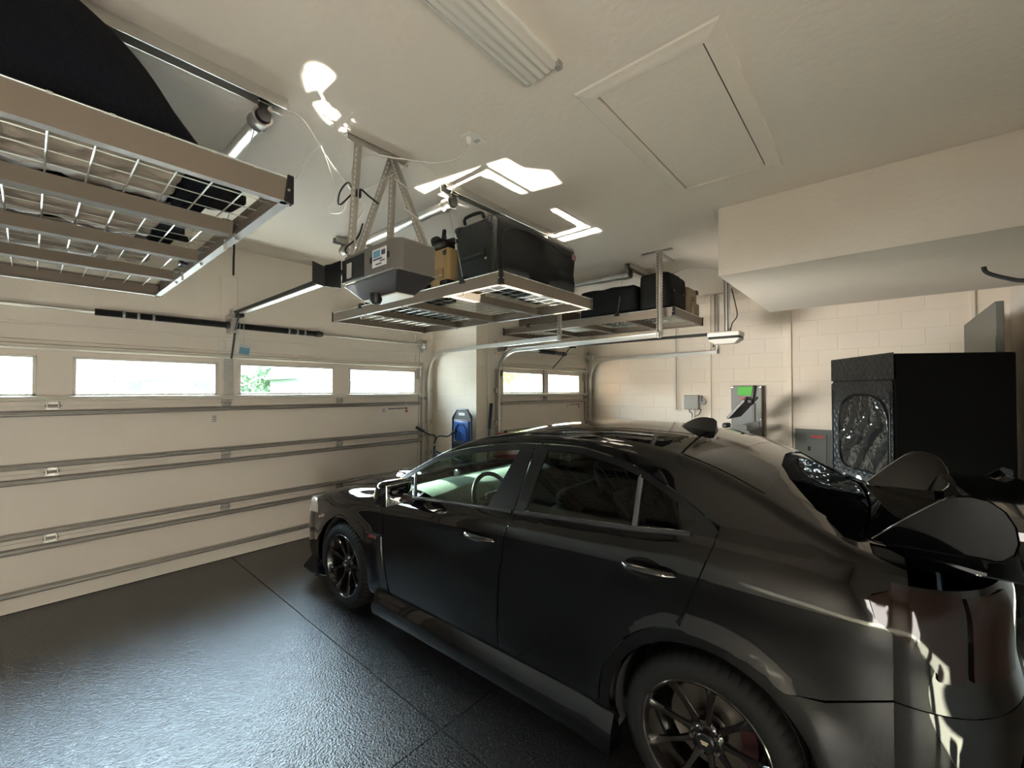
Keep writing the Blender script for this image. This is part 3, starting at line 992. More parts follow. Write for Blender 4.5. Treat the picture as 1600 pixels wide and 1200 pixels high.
    bar = MB().box((1.16, 2.235, ZC - .04), (1.56, 2.24, ZC - .002)).box((1.16, 2.235, ZC - .006), (1.56, 2.275, ZC - .002))
    bar.build('ceiling_angle', M_angle, t)
    for (p, q) in (((1.225, 2.25, za), (1.225, 2.33, zt)), ((1.44, 2.245, za), (1.25, 2.30, zt)), ((1.44, 2.235, za), (1.44, 1.90, zt)), ((1.46, 2.25, za), (1.46, 2.30, zt))):
        P, Q = Vector(p), Vector(q)
        d = (Q - P).normalized()
        mb = MB()
        prof = [(-.016, -.0015), (.016, -.0015), (.016, .0285), (.013, .0285), (.013, .0015), (-.016, .0015)]
        mb.sweep([P, Q], prof, (1, 0, .2))
        s = mb.build('hanging_strap', M_angle, t)
        sb = MB()
        n = int((Q - P).length / .03)
        for i in range(1, n):
            c = P + (Q - P) * i / n
            side = (Vector((1, 0, .2)) - d * Vector((1, 0, .2)).dot(d)).normalized()
            fwd_ = d.cross(side)
            m3 = Matrix((side, fwd_, d)).transposed().to_4x4()
            m3.translation = c
            sb.cbox((-.003, 0, 0), (.009, .0042, .016), m3)
        sb.build('slot_row', slot, s)
    return t


OPN = opener_main()
# cables around that opener
white_c = mat('white_cable', (.60, .57, .52), .5)
pth = smooth_path([(1.64, 1.76, ZC - .03), (1.60, 1.80, ZC - .12), (1.52, 1.92, ZC - .14), (1.40, 2.10, ZC - .10), (1.30, 2.24, ZC - .07), (1.22, 2.28, ZC - .15), (1.24, 2.32, ZC - .3), (1.30, 2.30, ZC - .36), (1.25, 2.33, ZC - .5), (1.28, 2.3, 2.47)], 7)
MB().tube(pth, .0045, 6).build('power_cord', white_c, OPN, smooth=80)
pth = smooth_path([(.83, 2.24, ZC - .04), (.90, 2.20, ZC - .07), (1.02, 2.24, ZC - .16), (1.14, 2.30, ZC - .22), (1.22, 2.32, ZC - .27), (1.25, 2.3, ZC - .29), (1.45, 2.2, ZC - .13), (1.55, 2.15, ZC - .03), (1.75, 2.2, ZC - .02), (1.93, 2.27, ZC - .02)], 7)
tag(MB().tube(pth, .0028, 5).build('lift_wire', white_c, None, smooth=80), 'thin wire strung from one ceiling channel to the next past the opener', 'wire')
pth = smooth_path([(.68, 1.72, 2.53), (.80, 1.90, 2.72), (.98, 2.18, 2.97), (1.03, 2.24, 2.98), (1.10, 2.3, 2.90), (1.14, 2.34, 2.80), (1.10, 2.36, 2.74), (1.13, 2.37, 2.72), (1.19, 2.36, 2.74), (1.21, 2.35, 2.80)], 6)
tag(MB().tube(pth, .0022, 5).build('pull_string', white_c, None, smooth=80), 'thin string rising from the capped rack corner to the opener straps', 'string')
pth = smooth_path([(1.25, 2.33, 2.86), (1.20, 2.30, 2.90), (1.165, 2.33, 2.84), (1.18, 2.36, 2.78), (1.26, 2.30, 2.88), (1.30, 2.25, 2.84), (1.345, 2.22, 2.80)], 6)
MB().tube(pth, .0055, 6).rbox((1.25, 2.28, 2.845), (.03, .03, .05), .008).build('black_cord', M_blackp, OPN, smooth=80)
pth = smooth_path([(1.28, 2.28, 2.68), (1.26, 2.3, 2.6), (1.2, 2.33, 2.52), (1.23, 2.33, 2.48)], 6)
MB().tube(pth, .005, 6).build('opener_cord', M_blackp, OPN, smooth=80)
cw = MB()
hel = []
for i in range(70):
    a = i * .42
    f_ = i / 69
    c_ = Vector((1.45, 2.20, 3.05)).lerp(Vector((1.45, 1.93, 2.52)), f_)
    hel.append((c_.x + .032 * math.cos(a * .55), c_.y + .03 * math.sin(a * .55), c_.z))
cw.tube(hel, .003, 5).build('wrapped_wire', mat('bright_wire', (.7, .68, .63), .5), OPN, smooth=80)
# ceiling outlet
t = thing('ceiling_outlet', (1.65, 1.745, ZC), 'white double outlet with a plugged-in cord on the ceiling', 'outlet')
MB().box((1.60, 1.70, ZC - .008), (1.72, 1.785, ZC)).build('cover_plate', M_white, t, bevel=.003)
MB().lathe([(0, 0), (.018, 0), (.016, -.02), (.008, -.04), (0, -.04)], (1.64, 1.755, ZC - .008), 'z', 12).build('plug', M_white, t, smooth=60)
MB().box((1.675, 1.725, ZC - .011), (1.70, 1.76, ZC - .007)).build('socket', mat('socket_grey', (.4, .38, .34), .5), t)


def opener_small():
    t = thing('garage_door_opener', (5.53, 1.35, 2.35), 'small white opener with a black belly at the end of the black rail', 'opener')
    y0, y1, zb, zt, x0, x1 = 1.22, 1.58, 2.31, 2.385, 5.42, 5.66
    MB().rbox((5.54, (y0 + y1) / 2, zt - .012), (.26, .36, .06), .02).build('housing', M_white, t, smooth=50)
    MB().rbox((5.54, (y0 + y1) / 2, zt - .055), (.235, .34, .05), .012).build('belly', M_blackp, t, smooth=40)
    lb = MB()
    lb.rings([[(x0, y0, zb + .005), (x1, y0, zb + .005), (x1, y1, zb + .005), (x0, y1, zb + .005)], [(x0 + .05, y0 + .07, zb - .05), (x1 - .05, y0 + .07, zb - .05), (x1 - .05, y1 - .07, zb - .05), (x0 + .05, y1 - .07, zb - .05)]])
    lb.build('lens', M_white, t, bevel=.006)
    MB().box((5.515, y1 - .02, zt - .01), (5.55, 3.95, zt + .025)).build('rail', mat('rail_dark'), t)
    MB().tube([(5.53, 3.60, 2.36), (5.53, 3.62, 2.36), (5.49, 3.93, 2.05)], .009, 8).build('door_arm', M_darkmetal, t)
    MB().rbox((5.53, 3.58, 2.37), (.05, .1, .05), .01).build('trolley', M_blackp, t, smooth=40)
    MB().box((5.50, 3.88, 2.34), (5.57, 4.04, 2.42)).build('header_bracket', M_angle, t, bevel=.003)
    for xx in (5.47, 5.61):
        mb = MB().box((xx - .016, 1.395, zt), (xx + .016, 1.40, ZC)).box((xx + .014, 1.37, zt), (xx + .018, 1.40, ZC))
        s = mb.build('hanging_strap', M_angle, t)
        sb = MB()
        z = zt + .03
        while z < ZC - .03:
            sb.box((xx - .005, 1.392, z), (xx + .005, 1.3945, z + .016))
            z += .03
        sb.build('slot_row', mat('slot_shadow'), s)
    MB().box((5.40, 1.37, ZC - .006), (5.68, 1.41, ZC)).build('ceiling_angle', M_angle, t)
    MB().tube(smooth_path([(5.66, 1.36, 2.95), (5.72, 1.33, 2.75), (5.74, 1.32, 2.62), (5.67, 1.36, 2.52), (5.62, 1.37, 2.40)], 6), .006, 6).build('cord', M_blackp, t, smooth=80)


opener_small()
pth = smooth_path([(5.53, 1.42, ZC - .01), (5.2, 1.5, ZC - .02), (5.1, 1.75, ZC - .012), (5.3, 2.0, ZC - .02), (5.6, 2.2, ZC - .012), (6.2, 2.3, ZC - .015), (6.84, 2.4, ZC - .02)], 6)
tag(MB().tube(pth, .004, 5).build('ceiling_wire', white_c, None, smooth=80), 'thin wire tacked across the ceiling toward the block wall', 'wire')
# blue tag and door release arm of the double door
tg = MB().box((-.045, -.002, -.09), (.045, .002, 0), Matrix.Translation((1.425, 4.80, 2.15)) @ Matrix.Rotation(.12, 4, 'Y'))
t = thing('hanging_tag', (1.425, 4.80, 2.10), 'small blue card hanging below the black torsion spring', 'tag')
tg.build('card', mat('tag_blue', (.13, .30, .42), .5), t)
MB().box((-.043, -.0035, -.022), (.043, -.002, -.002), Matrix.Translation((1.425, 4.80, 2.15)) @ Matrix.Rotation(.12, 4, 'Y')).build('header_strip', mat('label_white'), t)
MB().tube([(1.40, 4.80, 2.15), (1.365, 4.80, 2.20)], .0015, 4).build('tie', white_c, t)
MB().tube([(1.365, 4.80, 2.18), (1.355, 4.70, 2.40)], .0015, 4).build('string', white_c, t)

# ------------------------------------------------------------------ ceiling: strip light and attic hatch
t = thing('strip_light', (.93, 1.14, ZC), 'long ribbed fluorescent strip light on the ceiling', 'light')
MB().box((.30, 1.045, ZC - .012), (1.535, 1.245, ZC)).build('base_tray', M_white, t, bevel=.003)


def lens(u, v):
    a = PI * v
    y = 1.145 - .09 * math.cos(a)
    e = min(1, min(u, 1 - u) / .03)
    return (.315 + 1.205 * u, y, ZC - .012 - (.052 + .004 * math.cos(a * 14)) * math.sin(a) ** .45 * e ** .4)


MB().grid(lens, 60, 84).build('diffuser', mat('diffuser_milky', (.56, .54, .49), .35), t, smooth=60)
MB().box((1.50, 1.04, ZC - .035), (1.53, 1.065, ZC - .005)).build('end_clip', mat('clip_grey', (.3, .29, .27), .4), t)
t = thing('attic_hatch', (2.45, .78, ZC - .02), 'framed white attic hatch in the ceiling', 'hatch')
hx0, hx1, hy0, hy1 = 1.735, 3.16, .45, 1.115
prof = [(0, 0), (.008, .007), (.03, .009), (.045, .013), (.078, .014), (.084, .013), (.085, 0)]
for (a, b, s) in (((hx0, hy0), (hx1, hy0), (0, 1)), ((hx0, hy1), (hx1, hy1), (0, -1)), ((hx0, hy0), (hx0, hy1), (1, 0)), ((hx1, hy0), (hx1, hy1), (-1, 0))):
    mb = MB()
    d_ = Vector((b[0] - a[0], b[1] - a[1], 0)).normalized()
    rings = []
    for (px, py), sg in ((a, 1), (b, -1)):
        rings.append([(px + s[0] * w + d_.x * w * sg, py + s[1] * w + d_.y * w * sg, ZC - .002 - h_) for w, h_ in prof])
    mb.rings(rings)
    mb.build('casing', M_ceil, t, smooth=30)
MB().box((hx0 + .092, hy0 + .092, ZC - .009), (hx1 - .092, hy1 - .092, ZC - .002)).build('hatch_panel', M_ceil, t)
gp = MB()
for a, b in (((hx0 + .085, hy0 + .085), (hx1 - .085, hy0 + .092)), ((hx0 + .085, hy1 - .092), (hx1 - .085, hy1 - .085)), ((hx0 + .085, hy0 + .085), (hx0 + .092, hy1 - .085)), ((hx1 - .092, hy0 + .085), (hx1 - .085, hy1 - .085))):
    gp.box((a[0], a[1], ZC - .004), (b[0], b[1], ZC - .0015))
gp.build('reveal_gap', mat('gap_brown', (.06, .05, .04), .9), t)

# ------------------------------------------------------------------ right wall things
M_panel = mat('panel_grey', (.10, .105, .095), .45, .3)
cnd = MB().box((XR - .035, 2.465, 1.39), (XR, 2.505, ZC))
tag(cnd.build('wall_conduit', M_wall, None, bevel=.006), 'painted vertical conduit on the block wall', 'conduit')
t = thing('junction_box', (XR, 2.2, 1.5), 'grey plastic junction box with two cables on the block wall', 'box')
MB().rbox((XR - .05, 2.215, 1.515), (.10, .22, .225), .012).build('cover', mat('box_grey', (.30, .30, .28), .5), t, smooth=40)
MB().tube(smooth_path([(XR - .04, 2.26, 1.41), (XR - .04, 2.25, 1.36), (XR - .035, 2.215, 1.32), (XR - .03, 2.21, 1.0)], 5), .007, 6).tube(smooth_path([(XR - .04, 2.13, 1.42), (XR - .03, 2.09, 1.40), (XR - .03, 2.12, 1.33), (XR - .03, 2.19, 1.29)], 5), .005, 6).build('cable', M_darkmetal, t, smooth=60)
MB().tube([(XR - .04, 2.19, 1.41), (XR - .04, 2.19, .6)], .017, 10).build('riser_pipe', M_white, t, smooth=60)
MB().lathe([(0, 0), (.06, 0), (.06, -.04), (0, -.04)], (XR, 2.07, 1.53), 'x', 20).build('round_plate', mat('box_grey'), t, smooth=40)
MB().box((XR - .05, 2.06, 1.53), (XR - .04, 2.075, 1.62)).build('toggle', M_blackp, t)
t = thing('wall_outlet', (XR, 1.9, 2.4), 'cream outlet high on the block wall below the track end', 'outlet')
MB().box((XR - .012, 1.865, 2.345), (XR, 1.925, 2.455)).build('cover_plate', mat('plate_tan', (.35, .30, .22), .5), t, bevel=.003)
MB().lathe([(0, 0), (.016, 0), (.016, -.005), (0, -.005)], (XR - .012, 1.895, 2.425), 'x', 12).lathe([(0, 0), (.016, 0), (.016, -.005), (0, -.005)], (XR - .012, 1.895, 2.375), 'x', 12).build('socket', M_blackp, t)
# grey and green backboard for the treadmill corner
t = thing('wall_cabinet', (XR, 1.44, 1.2), 'tall grey metal cabinet with a bright green top panel', 'cabinet')
MB().box((XR - .13, 1.245, .80), (XR, 1.635, 1.765)).build('body', M_panel, t, bevel=.006)
MB().box((XR - .136, 1.33, 1.63), (XR - .129, 1.545, 1.755)).build('green_panel', mat('signal_green', (.05, .50, .01), .5), t, bevel=.003)
MB().box((XR - .136, 1.36, 1.0), (XR - .129, 1.54, 1.62)).build('inner_panel', mat('panel_light', (.17, .175, .18), .5), t)
MB().box((XR - .139, 1.40, 1.575), (XR - .135, 1.51, 1.605)).build('red_lettering', mat('letter_red', (.55, .05, .05), .5), t)
MB().box((XR - .139, 1.37, .99), (XR - .134, 1.50, 1.10)).build('notice_card', mat('label_white'), t)
q = MB()
for i in range(3):
    q.box((XR - .141, 1.39, 1.02 + .022 * i), (XR - .138, 1.48 - .02 * (i % 2), 1.026 + .022 * i))
q.build('card_print', mat('letter_red'), t)
MB().box((XR - .14, 1.34, .93), (XR - .129, 1.52, .97)).build('green_strip', mat('signal_green'), t)
q = MB()
for (y, z) in ((1.26, 1.745), (1.62, 1.745), (1.26, 1.30), (1.26, .95)):
    q.lathe([(0, 0), (.008, 0), (.008, -.004), (0, -.004)], (XR - .13, y, z), 'x', 8)
q.build('screw', M_chrome, t)
MB().box((XR - .15, 1.325, 1.10), (XR - .13, 1.34, 1.52)).box((XR - .15, 1.325, 1.09), (XR - .13, 1.40, 1.105)).build('door_bar', M_blackp, t)
# breaker panel
t = thing('breaker_panel', (XR, .67, .9), 'grey electrical breaker panel with a red label beside the black tent', 'panel')
MB().box((XR - .03, .44, .55), (XR, .875, 1.185)).build('cover', M_panel, t, bevel=.004)
MB().box((XR - .038, .53, .62), (XR - .029, .74, 1.12)).build('door', mat('panel_door_grey', (.125, .13, .12), .4, .3), t, bevel=.003)
MB().box((XR - .044, .565, 1.075), (XR - .038, .695, 1.105)).build('red_label', mat('letter_red'), t)
MB().box((XR - .042, .70, .90), (XR - .037, .73, .96)).build('latch', M_blackp, t)
q = MB()
for y, z in ((.465, 1.165), (.85, 1.165), (.465, .75), (.465, .86)):
    q.lathe([(0, 0), (.007, 0), (.007, -.005), (0, -.005)], (XR - .03, y, z), 'x', 8)
q.build('screw', M_chrome, t)

# treadmill in front of the cabinet
t = thing('treadmill', (6.0, 1.35, 0), 'black treadmill with a tilted console before the green and grey cabinet', 'treadmill')
MB().rbox((5.85, 1.75, .14), (.75, 1.5, .16), .04).build('deck', M_blackp, t, smooth=40)
MB().box((5.62, 1.1, .222), (6.08, 2.45, .228)).build('running_belt', M_blackrub, t)
for x in (5.52, 6.18):
    MB().sweep([(x, 1.10, .12), (x, 1.15, .7), (x, 1.28, 1.12)], [(-.03, -.035), (.03, -.035), (.03, .035), (-.03, .035)], (1, 0, 0)).build('upright', M_darkmetal, t, bevel=.01)
    MB().sweep(smooth_path([(x, 1.66, 1.06), (x, 1.50, 1.10), (x, 1.32, 1.24), (x, 1.17, 1.27)], 4), [(-.035, -.04), (.035, -.04), (.04, .03), (-.04, .03)], (1, 0, 0)).build('handrail', mat('rail_charcoal', (.07, .07, .07), .35), t, smooth=50)
MB().box((5.50, 1.14, 1.16), (6.2, 1.22, 1.24)).build('crossbar', M_darkmetal, t, bevel=.01)
mt = Matrix.Translation((5.86, 1.29, 1.49)) @ Matrix.Rotation(math.radians(40), 4, 'X')
MB().box((-.30, -.018, -.17), (.30, .018, .17), mt).build('console', M_blackp, t, bevel=.015)
MB().box((-.26, .019, -.13), (.26, .021, .12), mt).box((-.302, -.012, -.16), (-.3005, .012, .12), mt).build('screen', mat('screen_grey', (.03, .03, .032), .4), t)
MB().rbox((5.62, 1.12, 1.66), (.10, .035, .20), .012, 0, 3, 0, Matrix.Rotation(.15, 4, 'X')).rbox((5.60, 1.15, 1.57), (.08, .07, .07), .02).build('phone_holder', M_blackp, t, smooth=50)
MB().rbox((5.66, 1.43, 1.27), (.16, .07, .06), .02).build('cup_holder', M_blackp, t, smooth=50)
w = MB().tube([(6.1, 1.62, 1.09), (6.1, 1.62, 1.14)], .012, 8).tube([(6.1, 1.70, 1.12), (6.1, 1.52, 1.12)], .010, 8)
tag(w.build('faucet', M_darkmetal, None, smooth=50), 'small dark spigot showing just above the car roof beside the treadmill', 'tap')
w = MB().tube([(6.1, 1.62, 0), (6.1, 1.62, 1.09)], .012, 8)
o = w.build('spigot_pipe', M_galv)
o.parent = bpy.data.objects['faucet']

# ------------------------------------------------------------------ portable sauna tent
TX, TY = 4.45, -.08
ta = Vector((.869, .494, 0))       # along the quilted front
tb_ = Vector((.321, -.947, 0)).normalized()
tb_ = Vector((.494, -.869, 0))
t = thing('sauna_tent', (TX, TY, 0), 'tall black fabric sauna tent with a clear quilted door window', 'tent')
FW, SD, TH = .90, .80, 2.0
M_tent = mat('tent_black', (.0025, .0025, .0025), .9, 0, 0, .12, bump=(300, .2))


def quilt():
    m = mat('tent_quilt', (.006, .0055, .0055), .5, 0, 0, .4)
    nt = m.node_tree
    b = nt.nodes['Principled BSDF']
    tc = nt.nodes['Texture Coordinate']
    hs = []
    for s in (1, -1):
        sp = nt.nodes.new('ShaderNodeSeparateXYZ')
        nt.links.new(tc.outputs['Object'], sp.inputs[0])
        a = nt.nodes.new('ShaderNodeMath'); a.operation = 'MULTIPLY'; a.inputs[1].default_value = 1.1 * s
        nt.links.new(sp.outputs['X'], a.inputs[0])
        c = nt.nodes.new('ShaderNodeMath'); c.operation = 'ADD'
        nt.links.new(a.outputs[0], c.inputs[0]); nt.links.new(sp.outputs['Z'], c.inputs[1])
        d = nt.nodes.new('ShaderNodeMath'); d.operation = 'MULTIPLY'; d.inputs[1].default_value = PI / .085
        nt.links.new(c.outputs[0], d.inputs[0])
        e = nt.nodes.new('ShaderNodeMath'); e.operation = 'SINE'
        nt.links.new(d.outputs[0], e.inputs[0])
        f = nt.nodes.new('ShaderNodeMath'); f.operation = 'ABSOLUTE'
        nt.links.new(e.outputs[0], f.inputs[0])
        hs.append(f)
    g = nt.nodes.new('ShaderNodeMath'); g.operation = 'MINIMUM'
    nt.links.new(hs[0].outputs[0], g.inputs[0]); nt.links.new(hs[1].outputs[0], g.inputs[1])
    h = nt.nodes.new('ShaderNodeMath'); h.operation = 'POWER'; h.inputs[1].default_value = .35
    nt.links.new(g.outputs[0], h.inputs[0])
    bp = nt.nodes.new('ShaderNodeBump'); bp.inputs['Strength'].default_value = 1.0; bp.inputs['Distance'].default_value = .012
    nt.links.new(h.outputs[0], bp.inputs['Height']); nt.links.new(bp.outputs[0], b.inputs['Normal'])
    return m


M_quilt = quilt()
tmx = Matrix((ta, -tb_, Vector((0, 0, 1)))).transposed().to_4x4()   # local x along front, local -y toward the side's far end
tmx.translation = Vector((TX, TY, 0))
# tent frame is laid out in its own axes: front plane y=0 facing +y side (away from the body)
def T(mb, a, b):
    return mb.box(a, b, tmx)


# side wall body
body = MB()
T(body, (0.004, -SD, 0.01), (FW - .004, -.012, TH - .01))
body.build('tent_body', M_tent, t, bevel=.012)


def front(u, v, z0, z1, off, amp=.006):
    x = FW * u
    z = z0 + (z1 - z0) * v
    p = Vector((TX, TY, 0)) + ta * x - tb_ * (off + amp * noise.noise(Vector((x * 6, z * 3, 2.2))))
    return (p.x, p.y, z)


def front_poly(outer, inner, off, name, m, smooth=60):
    """ring or plate on the front plane, given in (x,z)"""
    mb = MB()
    P = lambda q, o_: tuple(Vector((TX, TY, 0)) + ta * q[0] - tb_ * o_ + Vector((0, 0, q[1])))
    if inner:
        n = len(outer)
        rr = []
        for o_ in (off, off + .008):
            rr.append(([mb.bm.verts.new(P(q, o_)) for q in outer], [mb.bm.verts.new(P(q, o_)) for q in inner]))
        for i in range(n):
            j = (i + 1) % n
            mb.bm.faces.new((rr[1][0][i], rr[1][0][j], rr[1][1][j], rr[1][1][i]))
            mb.bm.faces.new((rr[0][0][i], rr[1][0][i], rr[1][0][j], rr[0][0][j]))
            mb.bm.faces.new((rr[0][1][i], rr[0][1][j], rr[1][1][j], rr[1][1][i]))
    else:
        a = [mb.bm.verts.new(P(q, off)) for q in outer]
        b = [mb.bm.verts.new(P(q, off + .006)) for q in outer]
        mb.bm.faces.new(a[::-1])
        mb.bm.faces.new(b)
        n = len(a)
        for i in range(n):
            mb.bm.faces.new((a[i], a[(i + 1) % n], b[(i + 1) % n], b[i]))
    return mb


def qmat_build(mb, name, m, parent):
    o = mb.build(name, m, parent)
    return o


# quilt uses object coordinates, so these parts are given the tent's own turn
def local_part(mb, name, m, bevel=0, smooth=None):
    inv = tmx.inverted()
    for v in mb.bm.verts:
        v.co = inv @ v.co
    o = mb.build(name, m, None, smooth=smooth, bevel=bevel)
    o.parent = t
    o.matrix_parent_inverse = Matrix.Translation(t.location).inverted() @ tmx
    return o


local_part(front_poly([(0, TH - .21), (FW, TH - .21), (FW, TH), (0, TH)], None, -.006, '', M_quilt), 'top_flap', M_quilt, .006)
n = 48
win_c, ww, wh = (.40, 1.33), .345, .345


def superell(c, w, h, p, n):
    out = []
    for i in range(n):
        a = 2 * PI * i / n
        ca, sa = math.cos(a), math.sin(a)
        pw = p if sa > 0 else 6
        out.append((c[0] + w * abs(ca) ** (2 / pw) * (1 if ca >= 0 else -1), c[1] + h * abs(sa) ** (2 / pw) * (1 if sa >= 0 else -1)))
    return out


def rect_loop(x0, x1, z0, z1, c, n):
    out = []
    for i in range(n):
        a = 2 * PI * i / n
        ca, sa = math.cos(a), math.sin(a)
        k = 1e9
        if ca > 1e-6: k = min(k, (x1 - c[0]) / ca)
        if ca < -1e-6: k = min(k, (x0 - c[0]) / ca)
        if sa > 1e-6: k = min(k, (z1 - c[1]) / sa)
        if sa < -1e-6: k = min(k, (z0 - c[1]) / sa)
        out.append((c[0] + ca * k, c[1] + sa * k))
    return out


n = 96
local_part(front_poly(rect_loop(.012, FW - .012, .95, TH - .22, win_c, n), superell(win_c, ww, wh - .02, 3.0, n), -.004, '', M_quilt), 'door_panel', M_quilt, 0)
local_part(front_poly(superell(win_c, ww + .012, wh - .008, 3.0, n), superell(win_c, ww - .004, wh - .024, 3.0, n), .003, '', M_tent), 'window_binding', M_tent)
local_part(front_poly([(.012, .02), (FW - .012, .02), (FW - .012, .955), (.012, .955)], None, -.006, '', M_quilt), 'lower_door', mat('tent_lower', (.03, .026, .025), .45, bump=(14, .6)), .004)
# clear vinyl, creased
vm = mat('clear_vinyl', (.018, .018, .017), .06, 0, 0, .9)


def vinyl(u, v):
    x = win_c[0] - ww + 2 * ww * u
    z = win_c[1] - wh + 2 * wh * v
    q = Vector((x * 1.0, z, 0))
    d1 = (x - .2) * 1.2 + (z - 1.1) * .75
    cr = .010 * abs(math.sin(d1 * 14 + 2.2 * noise.noise(q * 4))) + .012 * noise.noise(q * 6 + Vector((3, 1, 0))) + .004 * noise.noise(q * 26)
    dr = .018 * math.sin(PI * u) * math.sin(PI * v)
    # keep inside the arched outline
    aa = abs((u - .5) * 2)
    zt_ = (1 - aa ** 3) ** (1 / 3) if aa < 1 else 0
    if z > win_c[1]:
        z = win_c[1] + (z - win_c[1]) * zt_
    p = Vector((TX, TY, 0)) + ta * x - tb_ * (.0 + cr - dr)
    return (p.x, p.y, z)


local_part(MB().grid(vinyl, 70, 90), 'vinyl_window', vm, 0, 180)
# zips down both sides, white print low on the door
for x in (.035, FW - .035):
    zz = MB()
    T(zz, (x - .006, .002, .1), (x + .006, .010, TH - .3))
    zz.build('zipper', M_blackp, t)


def text_obj(name, body_, size, mtx, m, extrude=.001, parent=None):
    cu = bpy.data.curves.new(name, 'FONT')
    cu.body = body_
    cu.size = size
    cu.extrude = extrude
    cu.offset = size * .02
    o = bpy.data.objects.new(name, cu)
    C.objects.link(o)
    dg = bpy.context.evaluated_depsgraph_get()
    me = bpy.data.meshes.new_from_object(o.evaluated_get(dg))
    bpy.data.objects.remove(o)
    o = bpy.data.objects.new(name, me)
    C.objects.link(o)
    me.materials.clear()
    me.materials.append(m)
    me.transform(mtx)
    if parent is not None:
        o.parent = parent
        if parent.type == 'EMPTY':
            o.matrix_parent_inverse = Matrix.Translation(parent.location).inverted()
    return o


m4 = Matrix((-ta * 1, Vector((0, 0, 1)), -tb_)).transposed().to_4x4()
m4.translation = Vector((TX, TY, 0)) + ta * .50 - tb_ * .004 + Vector((0, 0, .80))
TEXT_MAT = mat('print_white', (.75, .75, .75), .5)
text_obj('white_lettering', '2', .21, m4, TEXT_MAT, .002, t)

# grey board leaning behind the tent
tag(MB().box((5.12, -.755, 0), (6.78, -.705, 2.42)).build('storage_board', mat('board_grey', (.12, .12, .105), .45, .1), None, bevel=.006), 'tall grey board standing behind the black sauna tent', 'board')
tag(MB().tube(smooth_path([(4.62, -.585, 2.612), (4.60, -.60, 2.56), (4.52, -.68, 2.49), (4.42, -.76, 2.44), (4.2, -.9, 2.40), (4.0, -1.03, 2.42)], 6), .014, 8).build('black_hose', M_blackrub, None, smooth=80), 'black hose hanging from the boxed ceiling above the tent', 'hose')

# ------------------------------------------------------------------ corner between the doors
t = thing('folding_cart', (3.85, 4.20, 0), 'blue and grey folding cart standing against the pier', 'cart')
fr = mat('cart_frame', (.035, .04, .05), .45)
MB().tube([(3.80, 4.40, .1), (3.80, 4.38, 1.33), (3.81, 4.30, 1.44), (3.81, 4.10, 1.44), (3.80, 4.02, 1.33), (3.80, 4.0, .1)], .014, 8).build('frame', fr, t, smooth=40)
MB().prism([(4.03, 1.31), (4.37, 1.31), (4.37, 1.36), (4.29, 1.44), (4.11, 1.44), (4.03, 1.36)], 'x', 3.80, 3.835).build('head_panel', mat('cart_grey', (.10, .10, .10), .6), t, bevel=.006)
MB().box((3.795, 4.14, 1.365), (3.80, 4.26, 1.40)).build('white_label', M_white, t)
bl = mat('cart_blue', (.015, .07, .25), .4)
MB().rbox((3.80, 4.20, 1.16), (.04, .30, .27), .02).build('tray', bl, t, smooth=40)
MB().sweep([(3.776, 4.09, 1.06), (3.776, 4.09, 1.18), (3.776, 4.15, 1.25), (3.776, 4.25, 1.25), (3.776, 4.31, 1.18), (3.776, 4.31, 1.06)], [(-.006, -.006), (.006, -.006), (.006, .006), (-.006, .006)], (1, 0, 0)).build('tray_rib', mat('cart_blue_dark', (.01, .04, .15), .4), t)
for y in (4.0, 4.4):
    MB().lathe([(0, -.02), (.09, -.02), (.1, -.01), (.1, .01), (.09, .02), (0, .02)], (3.80, y, .1), 'y', 20).build('wheel', M_blackrub, t, smooth=40)
MB().rbox((3.79, 4.19, .85), (.10, .30, .34), .02).build('lower_bin', M_nylon, t, smooth=40)
# bicycle, mostly hidden by the car
t = thing('bicycle', (3.65, 4.45, 0), 'dark bicycle with upturned grips in front of the blue cart', 'bicycle')
for (y, z) in ((4.62, .30), (3.78, .30)):
    MB().lathe([(.27, -.018), (.30, -.018), (.315, 0), (.30, .018), (.27, .018), (.262, 0), (.27, -.018)], (3.62, y, z), 'x', 32).build('tire', M_blackrub, t, smooth=60)
    sp = MB()
    for k in range(10):
        a = 2 * PI * k / 10
        sp.tube([(3.62, y, z), (3.62, y + .265 * math.cos(a), z + .265 * math.sin(a))], .002, 4)
    sp.build('spokes', M_galv, t)
MB().tube([(3.62, 4.62, .30), (3.62, 4.55, .95)], .014, 8).tube([(3.62, 4.55, .85), (3.62, 4.10, .35)], .016, 8).tube([(3.62, 4.10, .35), (3.62, 4.02, .85)], .014, 8).tube([(3.62, 4.55, .88), (3.62, 4.03, .80)], .014, 8).tube([(3.62, 4.10, .35), (3.62, 3.78, .30)], .01, 8).tube([(3.62, 4.03, .75), (3.62, 3.78, .30)], .01, 8).build('frame', mat('bike_blue', (.03, .05, .09), .4), t, smooth=60)
MB().tube(smooth_path([(3.62, 4.55, .98), (3.64, 4.56, 1.08), (3.55, 4.60, 1.11), (3.50, 4.66, 1.16)], 4), .011, 8).tube(smooth_path([(3.62, 4.55, 1.0), (3.66, 4.52, 1.08), (3.72, 4.40, 1.08), (3.74, 4.32, 1.13)], 4), .011, 8).build('handlebar', M_darkmetal, t, smooth=60)
MB().tube([(3.51, 4.64, 1.15), (3.46, 4.74, 1.20)], .02, 10).tube([(3.74, 4.33, 1.125), (3.745, 4.25, 1.17)], .02, 10).build('grip', M_blackrub, t, smooth=50)
MB().rbox((3.62, 4.0, .90), (.13, .24, .06), .025).build('saddle', M_blackp, t, smooth=60)
t = thing('squeegee_pole', (4.1, 3.98, 0), 'blue pole with a dark grip leaning beside the single door', 'pole')
MB().tube([(3.93, 3.90, 0), (4.10, 3.98, 1.18)], .016, 10).build('pole', mat('pole_blue', (.03, .09, .17), .4), t, smooth=60)
